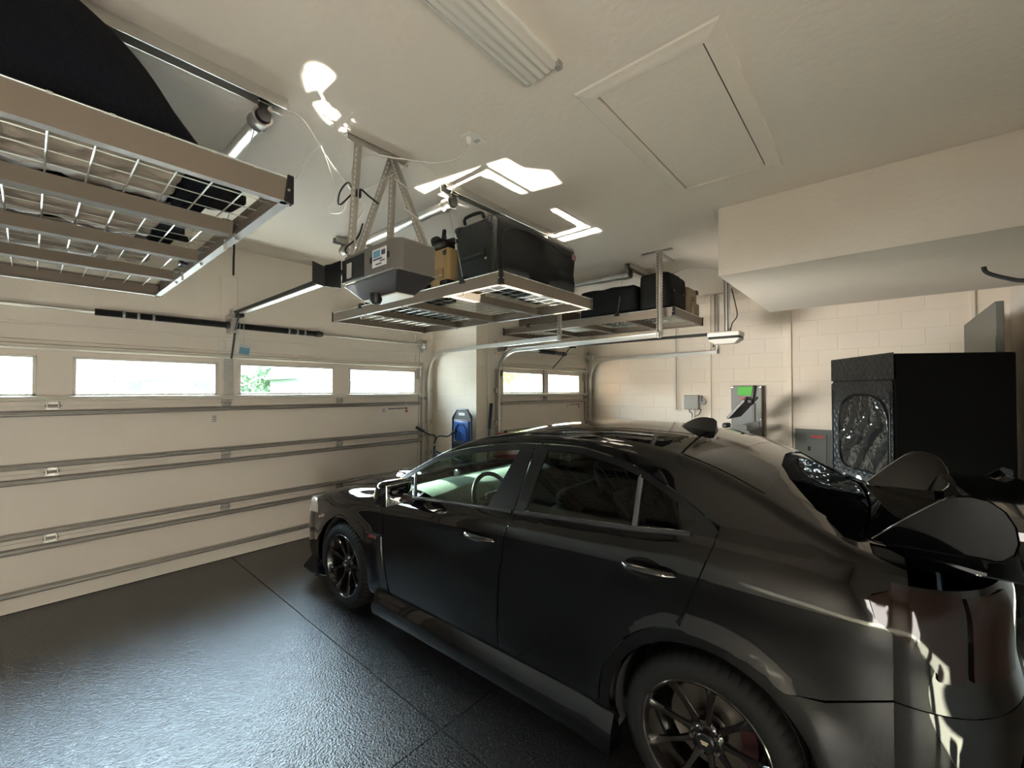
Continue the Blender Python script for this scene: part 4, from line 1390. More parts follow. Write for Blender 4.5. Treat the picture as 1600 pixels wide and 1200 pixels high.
MB().tube([(4.10, 3.98, 1.18), (4.165, 4.008, 1.52)], .022, 10).build('grip', mat('grip_navy', (.012, .02, .035), .6), t, smooth=60)
t = thing('jerry_can', (4.30, 3.85, 0), 'red container peeking over the car roof beside the single door', 'container')
MB().rbox((4.30, 3.85, .56), (.22, .22, 1.12), .03).build('can_body', mat('can_red', (.5, .02, .02), .4), t, smooth=40)
MB().lathe([(0, 0), (.02, 0), (.02, .03), (0, .03)], (4.28, 3.85, 1.12), 'z', 12).build('cap', M_blackp, t)

# ------------------------------------------------------------------ outside
struct(MB().box((-40, YD + .25, -.25), (60, 30, -.02)).build('pavement', M_concrete))
struct(MB().box((-60, 30, -.3), (90, 80, -.05)).build('lawn', M_grass))


def brick():
    m = mat('orange_brick', (.5, .24, .12), .85)
    nt = m.node_tree
    b = nt.nodes['Principled BSDF']
    tc = nt.nodes['Texture Coordinate']
    sp = nt.nodes.new('ShaderNodeSeparateXYZ')
    cb = nt.nodes.new('ShaderNodeCombineXYZ')
    ad = nt.nodes.new('ShaderNodeMath')
    nt.links.new(tc.outputs['Object'], sp.inputs[0])
    nt.links.new(sp.outputs['X'], ad.inputs[0])
    nt.links.new(sp.outputs['Y'], ad.inputs[1])
    nt.links.new(ad.outputs[0], cb.inputs['X'])
    nt.links.new(sp.outputs['Z'], cb.inputs['Y'])
    br = nt.nodes.new('ShaderNodeTexBrick')
    br.inputs['Scale'].default_value = 1
    br.inputs['Brick Width'].default_value = .2
    br.inputs['Row Height'].default_value = .075
    br.inputs['Mortar Size'].default_value = .006
    br.inputs['Color1'].default_value = (.55, .25, .12, 1)
    br.inputs['Color2'].default_value = (.45, .20, .10, 1)
    br.inputs['Mortar'].default_value = (.5, .42, .34, 1)
    nt.links.new(cb.outputs[0], br.inputs['Vector'])
    nt.links.new(br.outputs['Color'], b.inputs['Base Color'])
    return m


struct(MB().box((6.98, YS + .2, -.1), (7.3, 4.68, 3.2)).build('wall_outer', brick()))
struct(MB().box((4.36, YD + .25, -.1), (4.6, 6.4, 3.2)).build('wall_outer', brick()))


def house(x, y, w, h, wall, roofc, label):
    t = thing('house', (x, y, 0), label, 'house', 'houses across the street')
    MB().box((x - w / 2, y, -.1), (x + w / 2, y + 6, h)).build('walls', wall, t)
    MB().prism([(y - .5, h), (y + 6.5, h), (y + 3, h + 1.7)], 'x', x - w / 2 - .4, x + w / 2 + .4).build('roof', roofc, t)
    MB().box((x - w / 2 - .4, y - .55, h - .12), (x + w / 2 + .4, y - .48, h + .05)).build('fascia', mat('fascia_white', (.3, .3, .29), .6), t)
    n = max(2, int(w / 3))
    for i in range(n):
        xx = x - w / 2 + w * (i + .5) / n
        f = MB().box((xx - .65, y - .06, 1.0), (xx + .65, y, 2.3)).build('window', mat('fascia_white'), t)
        MB().box((xx - .55, y - .07, 1.1), (xx + .55, y - .055, 2.2)).box((xx - .02, y - .08, 1.1), (xx + .02, y - .07, 2.2)).build('pane', mat('dark_pane', (.06, .075, .09), .1), f)


hw = mat('house_stucco', (.19, .195, .20), .8)
hr = mat('house_shingle', (.09, .095, .105), .8, bump=(8, .6))
house(4, 34, 10, 2.45, hw, hr, 'pale house with a grey roof seen through the second window from the left')
house(19, 33, 11, 2.6, hw, hr, 'pale house with a grey roof seen through the fourth window of the wide door')
house(40, 30, 12, 2.7, hw, hr, 'pale house seen through the windows of the single door')


def leafy(name, x, y, h, rad, col, label, cat, grp, n=2600, trunk=True, seed=1, squash=1.0):
    rnd = random.Random(seed)
    t = thing(name, (x, y, 0), label, cat, grp)
    mb = MB()
    blobs = [(rnd.uniform(-.5, .5) * rad, rnd.uniform(-.5, .5) * rad, h + rnd.uniform(-.4, .4) * rad * squash, rad * rnd.uniform(.4, .75)) for _ in range(9)]
    for i in range(n):
        b = rnd.choice(blobs)
        a, c = rnd.uniform(0, 2 * PI), rnd.uniform(-1, 1)
        rr = b[3] * rnd.uniform(.6, 1.05)
        s_ = math.sqrt(1 - c * c)
        p = Vector((x + b[0] + rr * s_ * math.cos(a), y + b[1] + rr * s_ * math.sin(a), b[2] + rr * c * squash))
        if p.z < .05:
            continue
        q = Vector((rnd.uniform(-1, 1), rnd.uniform(-1, 1), rnd.uniform(-1, 1))).normalized()
        r_ = q.orthogonal().normalized()
        u_ = q.cross(r_)
        L = rad * rnd.uniform(.035, .06)
        vs = [mb.bm.verts.new(p + r_ * L * 1.6), mb.bm.verts.new(p + u_ * L * .6), mb.bm.verts.new(p - r_ * L * 1.6), mb.bm.verts.new(p - u_ * L * .6)]
        mb.bm.faces.new(vs)
    mb.build('foliage', mat('leaf_' + col[0], col[1], .6), t)
    tr = MB().tube([(x, y, 0), (x + .1 * rad, y, h * .6), (x, y + .05, h)], [rad * .07, rad * .05, rad * .02], 8)
    for k in range(5):
        a = k * 1.25
        tr.tube([(x, y, h * .7), (x + math.cos(a) * rad * .5, y + math.sin(a) * rad * .5, h + .15 * rad)], [rad * .03, rad * .01], 5)
    tr.build('trunk', mat('bark', (.12, .09, .06), .9), t)
    return t


G1 = ('green', (.12, .16, .10))
G2 = ('yellow_green', (.30, .32, .05))
G3 = ('blue_green', (.12, .16, .17))
leafy('tree', 14.1, 13.2, 2.6, 1.5, G2, 'yellow green tree seen through the left window of the single door', 'tree', 'trees outside the windows', 2600, seed=3)
for k, (x, y, c_, lb) in enumerate(((-13, 50, G1, 'green tree beyond the empty lawn past the leftmost window'), (-2.0, 50, G3, 'blue green tree seen in the leftmost window of the wide door'), (8.5, 50, G3, 'blue green tree behind the first pale house'), (18.5, 50, G1, 'green tree behind the second pale house'), (29, 50, G1, 'green tree between the second and third pale houses'), (43, 47, G1, 'green tree behind the house facing the single door'))):
    leafy('tree', x, y, 3.6, 3.6, c_, lb, 'tree', 'trees outside the windows', seed=4 + k)
for k, (x, y, s) in enumerate(((2.2, 26, 1.5), (5.0, 26, 1.5), (.1, 26, 1.5), (12.5, 27, 1.2), (16, 27, 1.3))):
    leafy('shrub', x, y, 1.3, s * .8, ('autumn', (.38, .22, .07)) if k in (0, 2) else G1, ['orange shrub at the left of the second window', 'green shrub in the middle of the second window', 'orange shrub in the leftmost window', 'green shrub in the third window', 'green shrub at the right of the third window'][k], 'shrub', 'shrubs along the street', 500, seed=20 + k)
hd = MB()
rnd = random.Random(5)
for i in range(9000):
    x = rnd.uniform(-25, 60)
    z = abs(rnd.gauss(0, .5)) * 4.5
    p = Vector((x, 60 + rnd.uniform(-1.5, 1.5), min(z, 5.2)))
    q = Vector((rnd.uniform(-1, 1), rnd.uniform(-1, 1), rnd.uniform(-1, 1))).normalized()
    r_ = q.orthogonal().normalized() * rnd.uniform(.2, .5)
    u_ = q.cross(r_) * .6
    hd.bm.faces.new([hd.bm.verts.new(p + r_), hd.bm.verts.new(p + u_), hd.bm.verts.new(p - r_), hd.bm.verts.new(p - u_)])
tag(hd.build('foliage', mat('leaf_green', G1[1], .6)), 'distant band of leaves behind all the houses', 'woodland', None, 'stuff')


# ------------------------------------------------------------------ the car
# car axes: xl = metres to its left, y = metres behind the front axle, z up. Object axes: (-xl, -y, z), nose along +Y.
class Curve:
    """monotone cubic through points"""
    def __init__(s, pts):
        s.x = [p[0] for p in pts]
        s.y = [p[1] for p in pts]
        n = len(pts)
        d = [(s.y[i + 1] - s.y[i]) / (s.x[i + 1] - s.x[i]) for i in range(n - 1)]
        m = [d[0]] + [0 if d[i - 1] * d[i] <= 0 else 2 * d[i - 1] * d[i] / (d[i - 1] + d[i]) for i in range(1, n - 1)] + [d[-1]]
        s.m = m

    def __call__(s, t):
        x, y, m = s.x, s.y, s.m
        if t <= x[0]:
            return y[0] + m[0] * (t - x[0])
        if t >= x[-1]:
            return y[-1] + m[-1] * (t - x[-1])
        i = 0
        while x[i + 1] < t:
            i += 1
        h = x[i + 1] - x[i]
        u = (t - x[i]) / h
        return (2 * u ** 3 - 3 * u * u + 1) * y[i] + (u ** 3 - 2 * u * u + u) * h * m[i] + (-2 * u ** 3 + 3 * u * u) * y[i + 1] + (u ** 3 - u * u) * h * m[i + 1]


HALF = Curve([(-.75, .78), (-.5, .865), (-.2, .888), (.1, .893), (.5, .882), (1.2, .878), (1.9, .880), (2.3, .888), (2.7, .897), (3.0, .885), (3.2, .862), (3.4, .82), (3.6, .77)])
BELT = Curve([(-1, .76), (-.5, .87), (0, .925), (.45, .957), (.83, .98), (1.64, 1.037), (2.37, 1.093), (2.61, 1.12), (3.0, 1.10), (3.6, 1.05)])
RIDGE = Curve([(-.9, .62), (-.7, .705), (-.5, .785), (-.3, .855), (0, .925), (.3, .965), (.45, 1.0), (.7, 1.145), (1.03, 1.315), (1.3, 1.405), (1.65, 1.45), (2.0, 1.457), (2.3, 1.437), (2.5, 1.405), (2.67, 1.355), (2.84, 1.282), (2.95, 1.228), (3.05, 1.186), (3.16, 1.143), (3.35, 1.11), (3.6, 1.07)])
CENTER = Curve([(-.95, .62), (-.8, .735), (-.6, .825), (-.3, .90), (0, .955), (.3, 1.0), (.45, 1.03), (.6, 1.10), (.9, 1.255), (1.3, 1.42), (1.6, 1.483), (2.0, 1.498), (2.3, 1.487), (2.5, 1.462), (2.83, 1.365), (3.0, 1.25), (3.13, 1.172), (3.25, 1.155), (3.6, 1.13)])
INSET = Curve([(.10, .10), (.17, .06), (.24, .028), (.34, .004), (.5, .0), (.62, .003), (.70, .008), (.78, .010), (.86, .004), (.90, .006), (.95, .02), (1.0, .05)])


def W(y, z):
    w = HALF(y)
    zb, zr = BELT(y), RIDGE(y)
    zz = z if z < .5 else .5 + (z - .5) * .5 / (zb - .5)
    ins = INSET(min(zz, 1.0))
    up = z - zb
    if up > 0:
        ins += .42 * up + .16 * up * up
    for yc_ in (0, 2.65):
        q = math.hypot(y - yc_, z - .33)
        ins -= .016 * math.exp(-((q - .40) / .07) ** 2)
    return w - ins


def TOP(x, y):
    zr = RIDGE(y)
    wr = W(y, zr)
    t = min(1.0, abs(x) / wr)
    z = CENTER(y) - (CENTER(y) - zr) * t ** 2.3
    if y < .45:        # hood crease
        z += .012 * math.exp(-((abs(x) - .42 - .1 * (y + .5)) / .05) ** 2) * min(1, (.45 - y) * 4)
    return z


car = thing('car', (2.5095, 3.205, 0), 'glossy black sports sedan with a big rear wing parked nose to the doors', 'car')
car.rotation_euler = (0, 0, math.radians(1.93))


def dens(poly, step=.03, closed=True):
    out = []
    n = len(poly)
    for i in range(n if closed else n - 1):
        a, b = poly[i], poly[(i + 1) % n]
        L = math.dist(a, b)
        k = max(1, round(L / step))
        out += [(a[0] + (b[0] - a[0]) * j / k, a[1] + (b[1] - a[1]) * j / k) for j in range(k)]
    if not closed:
        out.append(poly[-1])
    return out


def tri2d(poly, step):
    poly = dens(poly, step)
    clean = []
    for p in poly:
        if not clean or math.dist(p, clean[-1]) > 1e-4:
            clean.append(p)
    poly = clean
    n = len(poly)
    x0, x1 = min(p[0] for p in poly), max(p[0] for p in poly)
    y0, y1 = min(p[1] for p in poly), max(p[1] for p in poly)

    def inside(px, py):
        c = False
        j = n - 1
        for i in range(n):
            xi, yi = poly[i]
            xj, yj = poly[j]
            if (yi > py) != (yj > py) and px < (xj - xi) * (py - yi) / (yj - yi) + xi:
                c = not c
            j = i
        return c
    pts = list(poly)
    gx = int((x1 - x0) / step)
    gy = int((y1 - y0) / step)
    for i in range(1, gx + 1):
        for j in range(1, gy + 1):
            px, py = x0 + step * i + (step * .5 if j % 2 else 0), y0 + step * j
            if px >= x1 or py >= y1 or not inside(px, py):
                continue
            if min((px - a) ** 2 + (py - b) ** 2 for a, b in poly) < (step * .55) ** 2:
                continue
            pts.append((px, py))
    v, e, f, *_ = geometry.delaunay_2d_cdt([Vector(p) for p in pts], [(i, (i + 1) % n) for i in range(n)], [], 1, 1e-6)
    return v, [list(t) for t in f if inside(sum(v[i][0] for i in t) / len(t), sum(v[i][1] for i in t) / len(t))]


def side_part(mb, poly, off=0.0, step=.035, sides=(1, -1), fn=None):
    v, f = tri2d(poly, step)
    fn = fn or (lambda y, z: W(y, z) + off)
    for s in sides:
        vs = [mb.bm.verts.new((-s * fn(p[0], p[1]), -p[0], p[1])) for p in v]
        for t in f:
            try:
                mb.bm.faces.new([vs[i] for i in t])
            except ValueError:
                pass
    return mb


def top_part(mb, poly, off=0.0, step=.05, mirror=False):
    v, f = tri2d(poly, step)
    for s in ((1, -1) if mirror else (1,)):
        vs = [mb.bm.verts.new((-s * p[0], -p[1], TOP(p[0], p[1]) + off)) for p in v]
        for t in f:
            try:
                mb.bm.faces.new([vs[i] for i in t])
            except ValueError:
                pass
    return mb


class Pair:
    """left and right copies of one part"""
    def __init__(s, l, r):
        s.l, s.r = l, r


def side_split(bm):
    """two bmeshes (left: x<0, right: x>0) when no piece crosses the middle, else None"""
    bm.verts.ensure_lookup_table()
    seen, sign = set(), {}
    for v in bm.verts:
        if v.index in seen:
            continue
        st, isl = [v], []
        seen.add(v.index)
        while st:
            q = st.pop()
            isl.append(q)
            for e in q.link_edges:
                o_ = e.other_vert(q)
                if o_.index not in seen:
                    seen.add(o_.index)
                    st.append(o_)
        sx = {1 if q.co.x > 0 else -1 for q in isl}
        if len(sx) > 1:
            return None
        g = sx.pop()
        for q in isl:
            sign[q.index] = g
    if len(set(sign.values())) < 2:
        return None
    out = []
    for g in (-1, 1):
        c = bm.copy()
        c.verts.ensure_lookup_table()
        bmesh.ops.delete(c, geom=[v for v in c.verts if sign[v.index] != g], context='VERTS')
        out.append(c)
    return out


def carpart(mb, name, m, parent=None, smooth=50, solid=0, bevel=0):
    """sheets are oriented outward before thickening; a part on both flanks becomes two objects"""
    bm = mb.bm
    bm.verts.index_update()
    two = side_split(bm)
    if two:
        pl = parent.l if isinstance(parent, Pair) else parent
        pr = parent.r if isinstance(parent, Pair) else parent
        return Pair(carpart_one(two[0], name, m, pl, smooth, solid, bevel), carpart_one(two[1], name, m, pr, smooth, solid, bevel))
    return carpart_one(bm, name, m, parent.l if isinstance(parent, Pair) else parent, smooth, solid, bevel)


def carpart_one(bm, name, m, parent, smooth, solid, bevel):
    if solid:
        for f in bm.faces:
            c = f.calc_center_median()
            ref = Vector((c.x, (c.y + 1.3) * .25, c.z - .55))
            f.normal_update()
            if f.normal.dot(ref) < 0:
                f.normal_flip()
    me = bpy.data.meshes.new(name)
    if not solid:
        bmesh.ops.recalc_face_normals(bm, faces=bm.faces[:])
    bm.to_mesh(me)
    bm.free()
    o = bpy.data.objects.new(name, me)
    C.objects.link(o)
    me.materials.append(m)
    if smooth:
        for p in me.polygons:
            p.use_smooth = True
        me.set_sharp_from_angle(angle=math.radians(smooth))
    if solid:
        md = o.modifiers.new('thick', 'SOLIDIFY')
        md.thickness = solid
        md.offset = -1
        md = o.modifiers.new('crisp', 'EDGE_SPLIT')
        md.split_angle = math.radians(42)
    if bevel:
        md = o.modifiers.new('bevel', 'BEVEL')
        md.width = bevel
        md.segments = 2
        md.limit_method = 'ANGLE'
    o.parent = parent or car
    return o


def carc(cy, cz, r, a0, a1, n=16):
    """arc in (y,z); angle 0 = rearward, 90 = up"""
    return arc(cy, cz, r, a0, a1, n)


def along(fn, y0, y1, n=12):
    return [(y0 + (y1 - y0) * i / n, fn(y0 + (y1 - y0) * i / n)) for i in range(n + 1)]


G = .004
# door-frame line above the glass
DT = Curve([(.47, .985), (.656, 1.105), (.963, 1.268), (1.318, 1.352), (1.645, 1.392), (1.964, 1.402), (2.183, 1.375), (2.347, 1.336), (2.494, 1.278), (2.603, 1.222), (2.69, 1.165)])
belt = lambda y: BELT(y)


def RR(y):
    """radius of the rounded edge between side and top"""
    if y < .45:
        return .055
    if y < 2.72:
        return max(.006, min(.045, (RIDGE(y) - DT(y)) * .75))
    return min(.045, .03 + (y - 2.72) * .1)


def RL(y):
    return RIDGE(y) - RR(y)


def RT(y):
    """inner half width where the top surface starts"""
    t_ = .033 if .45 < y < 1.345 else .06
    return W(y, RIDGE(y)) - t_


def ridge_strip(mb, y0, y1, n):
    for s in (1, -1):
        rows = []
        for i in range(n + 1):
            y = y0 + (y1 - y0) * i / n
            p0 = Vector((W(y, RL(y)), RL(y)))
            pc = Vector((W(y, RIDGE(y)) + .004, RIDGE(y) + .002))
            p2 = Vector((RT(y), TOP(RT(y), y)))
            rows.append([(-s * q.x, -y, q.y) for q in [(1 - t) ** 2 * p0 + 2 * t * (1 - t) * pc + t * t * p2 for t in [k / 8 for k in range(9)]]])
        vs = [[mb.bm.verts.new(p) for p in r] for r in rows]
        for a, b in zip(vs, vs[1:]):
            for k in range(8):
                mb.bm.faces.new((a[k], b[k], b[k + 1], a[k + 1]))


# --- fender
fender = [(-.47, .35), (-.50, .55), (-.53, .66)] + along(RL, -.52, .44, 22) + [(.455, .96), (.49, .90), (.515, .84), (.525, .62), (.565, .41), (.60, .25), (.45, .23)] + carc(0, .335, .372, -14, 190, 40)
mb = side_part(MB(), fender)
ridge_strip(mb, -.52, .455, 26)
for s in (1, -1):     # strip of the fender above the ridge, up to the hood edge
    rows = []
    for i in range(25):
        y = -.52 + .975 * i / 24
        wr = RT(y)
        hx = min(wr - .005, .70)
        rows.append([(-s * (wr + (hx - wr) * k / 4), -y, TOP(wr + (hx - wr) * k / 4, y)) for k in range(5)])
    vs = [[mb.bm.verts.new(p) for p in r] for r in rows]
    for a, b in zip(vs, vs[1:]):
        for k in range(4):
            mb.bm.faces.new((a[k], b[k], b[k + 1], a[k + 1]))
bmesh.ops.remove_doubles(mb.bm, verts=mb.bm.verts[:], dist=.002)
fend = carpart(mb, 'front_fender', M_paint, solid=.004)
# fender vent and badge
v_ = side_part(MB(), [(.40, .66), (.505, .665), (.535, .44), (.50, .40), (.47, .55)], .006, .03)
carpart(v_, 'fender_vent', M_gloss, solid=.006)
carpart(side_part(MB(), [(.33, .662), (.50, .665), (.50, .673), (.33, .672)], .011, .03), 'vent_trim', M_satin, solid=.004)
carpart(side_part(MB(), [(.375, .640), (.45, .642), (.45, .662), (.375, .660)], .010, .03), 'red_badge', mat('badge_red', (.12, .015, .02), .3), solid=.004)
# --- hood
hx = .70
hood = [(-.62, -.50)] + [(-.66, -.3), (-.692, 0), (-.695, .3), (-.66, .43), (-.4, .40), (0, .385), (.4, .40), (.66, .43), (.695, .3), (.692, 0), (.66, -.3), (.62, -.50), (.45, -.66), (.2, -.73), (0, -.745), (-.2, -.73), (-.45, -.66)]
hd_ = carpart(top_part(MB(), hood, .002), 'hood', M_paint, solid=.005)
# intake scoop
sc = MB()


def scoop(u, v):
    x = -.33 + .66 * u
    y = -.08 + .42 * v
    e = (1 - abs(2 * u - 1) ** 5)
    h = .075 * e * (math.sin(PI * min(1, (1 - v) * .62 + .02)) ** .8 if v > 0 else 0) * (1 if v > .02 else .98)
    h = .045 * e ** .5 * (1 - v) ** .9
    return (-x, -y, TOP(x, y) + .003 + h)


sc.grid(scoop, 24, 14)
so = carpart(sc, 'hood_scoop', M_paint, solid=.004)
mo = MB().box((-.29, .079, .955), (.29, .083, .985))
carpart(mo, 'scoop_mouth', M_satin, so, smooth=0)
# cowl, wipers
cw = MB()
cw.grid(lambda u, v: ((-.66 + 1.32 * u), -(.395 + .05 * (1 - (2 * u - 1) ** 2) * 0 + .035 * abs(2 * u - 1) + .06 * v), TOP(.66 - 1.32 * u, .40 + .10 * v) - .008), 24, 3)
carpart(cw, 'cowl', M_satin, solid=.003)
for x0_, x1_ in ((.55, -.05), (-.05, -.55)):
    w_ = MB()
    P_ = [(x0_ + (x1_ - x0_) * k / 8, .47 + .02 * k / 8) for k in range(9)]
    w_.tube([(-x, -y, TOP(x, y) + .012) for x, y in P_], .006, 6).tube([(-x1_, -.44, TOP(x1_, .44) + .005), (-(x0_ + x1_) / 2, -.47, TOP((x0_ + x1_) / 2, .47) + .02)], .008, 6)
    carpart(w_, 'wiper', M_satin)


def edge_x(y, ins):
    return RT(y) - ins


ws = [(-edge_x(y, .003), y) for y in (.50, .6, .8, 1.0, 1.2, 1.33)] + [(0, 1.36)] + [(edge_x(y, .003), y) for y in (1.33, 1.2, 1.0, .8, .6, .50)] + [(.3, .46), (0, .45), (-.3, .46)]
carpart(top_part(MB(), ws, .0), 'windshield', glass_mat('windshield_glass', (.80, .90, .84), 1.3), solid=0)
# A pillars: strip beside the windshield plus roof, one shell with the quarters
shell = MB()
# body side: A pillar / roof rail above the doors, C pillar and rear quarter
rear_seam = [(3.24, RL(3.24)), (3.237, 1.085), (3.15, 1.05), (3.158, .99), (3.225, .935), (3.275, .895), (3.30, .85), (3.27, .79), (3.20, .745), (3.03, .68)]
quarter = along(RL, .46, 3.22, 70) + rear_seam + carc(2.65, .335, .382, 57, 186, 34) + carc(2.65, .335, .430, 184, 101, 20) + [(2.597, .84), (2.648, .98), (2.69, 1.10), (2.705, 1.17)] + [(y, DT(y) + .006) for y in [2.69 - .055 * i for i in range(1, 40)]] + [(.50, 1.005)]
side_part(shell, quarter, 0, .035)
ridge_strip(shell, .455, 3.24, 90)


def wedge(y, a):
    return (RT(y) + a, y)


roof = [wedge(y, 0) for y in [1.34 + (2.50 - 1.34) * i / 30 for i in range(31)]]
roofp = roof + [(0, 2.47)] + [(-x, y) for x, y in roof[::-1]] + [(0, 1.37)]
top_part(shell, roofp, 0, .05)
bmesh.ops.remove_doubles(shell.bm, verts=shell.bm.verts[:], dist=.003)
body = carpart(shell, 'body_shell', M_paint, solid=.004)
# painted visor over the top of the back glass, C pillar tops beside the glass, lid deck
RG = [(y, .57 + .03 * (y - 2.85) / .3) for y in (2.51, 2.85, 3.0, 3.14)]


def rg_x(y):
    return .555 + .045 * (y - 2.5) / .64


vis = [wedge(y, 0) for y in [2.512 + (2.84 - 2.512) * i / 10 for i in range(11)]]
visp = vis + [(.50, 2.86), (0, 2.83), (-.50, 2.86)] + [(-x, y) for x, y in vis[::-1]] + [(0, 2.482)]
carpart(top_part(MB(), visp, .003), 'roof_visor', M_paint, solid=.012)
cp = MB()
cpl = [wedge(y, 0) for y in [2.84 + (3.24 - 2.84) * i / 12 for i in range(13)]] + [(.60, 3.24), (.60, 3.14), (.575, 2.98), (.54, 2.85)]
top_part(cp, cpl, 0, .04, mirror=True)
carpart(cp, 'rear_pillar', M_paint, solid=.004)
bg = [(.53, 2.85), (.57, 2.98), (.592, 3.12), (.3, 3.15), (0, 3.16), (-.3, 3.15), (-.592, 3.12), (-.57, 2.98), (-.53, 2.85), (0, 2.83)]
carpart(top_part(MB(), bg, -.006), 'back_glass', M_glass_back)
lid = [(.595, 3.135), (.60, 3.24), (.64, 3.40), (.60, 3.52), (.3, 3.56), (0, 3.57), (-.3, 3.56), (-.60, 3.52), (-.64, 3.40), (-.60, 3.24), (-.595, 3.135), (-.3, 3.162), (0, 3.172), (.3, 3.162)]
carpart(top_part(MB(), lid, .002), 'trunk_lid', M_paint, solid=.005)

# --- doors
fd = [(.47, .985)] + [(y, DT(y)) for y in (.5,)][:0] + along(belt, .50, 1.665, 24) + [(1.652, .95), (1.60, .69), (1.596, .30), (.62, .30), (.572, .41), (.532, .62), (.522, .84), (.50, .90)]
fdo = carpart(side_part(MB(), fd), 'front_door', M_paint, solid=.006)
rd = along(belt, 1.673, 2.62, 20) + [(2.695, 1.13), (2.684, 1.098), (2.642, .98), (2.591, .84), (2.555, .78)] + carc(2.65, .335, .437, 100, 178, 16) + [(2.20, .30), (1.604, .30), (1.608, .69), (1.66, .95)]
rdo = carpart(side_part(MB(), rd), 'rear_door', M_paint, solid=.006)
# frames above the belt
ff = [(.50, .985), (.56, 1.04)] + [(y, DT(y)) for y in [.6 + (1.70 - .6) * i / 20 for i in range(21)]] + [(1.672, 1.04), (1.48, 1.03), (1.60, 1.355)] + [(y, DT(y) - .032) for y in [1.60 - (1.60 - .68) * i / 18 for i in range(1, 19)]] + [(.56, .995), (.66, .985), (.64, .965)]
carpart(side_part(MB(), ff, .002, .03), 'window_frame', M_frame, fdo, solid=.008)
rf_ = [(1.708, DT(1.708))] + [(y, DT(y)) for y in [1.72 + (2.685 - 1.72) * i / 20 for i in range(21)]] + [(2.70, 1.15), (2.69, 1.13), (2.56, 1.115), (2.615, 1.168)] + [(y, DT(y) - .030) for y in [2.60 - (2.60 - 1.80) * i / 18 for i in range(0, 19)]] + [(1.745, 1.046), (1.683, 1.04)]
carpart(side_part(MB(), rf_, .002, .03), 'window_frame', M_frame, rdo, solid=.008)
# belt mouldings
for nm, y0_, y1_, par in (('belt_moulding', .62, 1.66, fdo), ('belt_moulding', 1.68, 2.60, rdo)):
    bmo = MB()
    for s in (1, -1):
        rings = []
        for i in range(21):
            y = y0_ + (y1_ - y0_) * i / 20
            w = W(y, belt(y) + .004)
            rings.append([(-s * (w + a), -y, belt(y) + b) for a, b in ((.006, -.008), (.010, .0), (.006, .010), (-.004, .014), (-.006, -.006))])
        bmo.rings(rings)
    carpart(bmo, nm, mat('moulding_satin', (.02, .02, .022), .22), par)
# glass
gl1 = [(.68, .985)] + [(.70, 1.075)] + [(y, DT(y) - .025) for y in [.74 + (1.61 - .74) * i / 14 for i in range(15)]] + [(1.475, 1.02)] + [(1.2, belt(1.2) - .005), (.9, belt(.9) - .005)]
carpart(side_part(MB(), gl1, -.010, .06), 'front_window', M_glass_front, fdo)
gl2 = [(1.74, 1.04)] + [(y, DT(y) - .02) for y in [1.79 + (2.345 - 1.79) * i / 8 for i in range(9)]] + [(2.345, 1.09), (2.0, belt(2.0) - .005)]
carpart(side_part(MB(), gl2, -.010, .06), 'rear_window', M_glass_rear, rdo)
gl3 = [(2.375, 1.092), (2.375, 1.30)] + [(y, DT(y) - .02) for y in (2.45, 2.53, 2.6)] + [(2.625, 1.165), (2.565, 1.113)]
carpart(side_part(MB(), gl3, -.010, .06), 'quarter_window', M_glass_rear, rdo)
for a, b, par in (((.815, .985), (.745, 1.125), fdo), ((2.36, 1.09), (2.352, 1.315), rdo)):
    dv = MB()
    for s in (1, -1):
        q = []
        for i in range(8):
            f_ = i / 7
            y, z = a[0] + (b[0] - a[0]) * f_, a[1] + (b[1] - a[1]) * f_
            q.append([(-s * (W(y, z) + dx), -(y + dy), z) for dx, dy in ((-.012, -.011), (.000, -.011), (.003, 0), (.000, .011), (-.012, .011))])
        dv.rings(q)
    carpart(dv, 'window_divider', mat('divider_bright', (.10, .105, .11), .15, .5), par)
# handles
for (yc_, zc_, par) in ((1.465, .872, fdo), (2.435, .955, rdo)):
    rec = MB()
    for s in (1, -1):
        rings = []
        for k, (sc_, dp) in enumerate(((1.0, .004), (.93, .002), (.80, -.006), (.4, -.012))):
            rings.append([(-s * (W(yc_, zc_) + dp + .001), -(yc_ - .01 + .085 * sc_ * math.cos(2 * PI * i / 28)), zc_ + .042 * sc_ * math.sin(2 * PI * i / 28)) for i in range(28)])
        rec.rings(rings, cap=True)
    rr_ = carpart(rec, 'handle_recess', M_gloss, par)
    hh = MB()
    for s in (1, -1):
        pts = [(-.10, .010), (-.07, .034), (0, .040), (.06, .036), (.095, .022), (.12, .012)]
        sp_ = smooth_path([(-s * (W(yc_, zc_) + dx), -(yc_ + dy), zc_ + .006 + .004 * dy) for dy, dx in pts], 4)
        hh.tube(sp_, [.008 + .009 * math.sin(PI * i / (len(sp_) - 1)) ** .5 for i in range(len(sp_))], 10)
        hh.lathe([(0, 0), (.010, 0), (.010, .004 * s), (0, .004 * s)], (-s * (W(yc_, zc_) + .016), -(yc_ + .115), zc_ + .003), 'x', 14)
    carpart(hh, 'door_handle', M_gloss, par)
# --- side skirt with a bright top face
sk = MB()
for s in (1, -1):
    rings = []
    for i in range(29):
        y = .47 + (2.29 - .47) * i / 28
        rings.append([(-s * (W(y, .30) + a), -y, b) for a, b in ((-.02, .305), (.008, .292), (.045, .225), (.052, .175), (.042, .135), (-.05, .125), (-.08, .2))])
    sk.rings(rings)
carpart(sk, 'side_skirt', M_paint, smooth=35)
# --- front bumper
NB = 2.6


def plan(y0, L, w, th, n=NB):
    """th 0 at the side seam, 1 at the centre"""
    a = th * PI / 2
    return w * abs(math.cos(a)) ** (2 / n), y0 + L * abs(math.sin(a)) ** (2 / n)


LF = Curve([(.12, .34), (.2, .40), (.4, .42), (.55, .41), (.65, .36), (.72, .26), (.80, .15)])


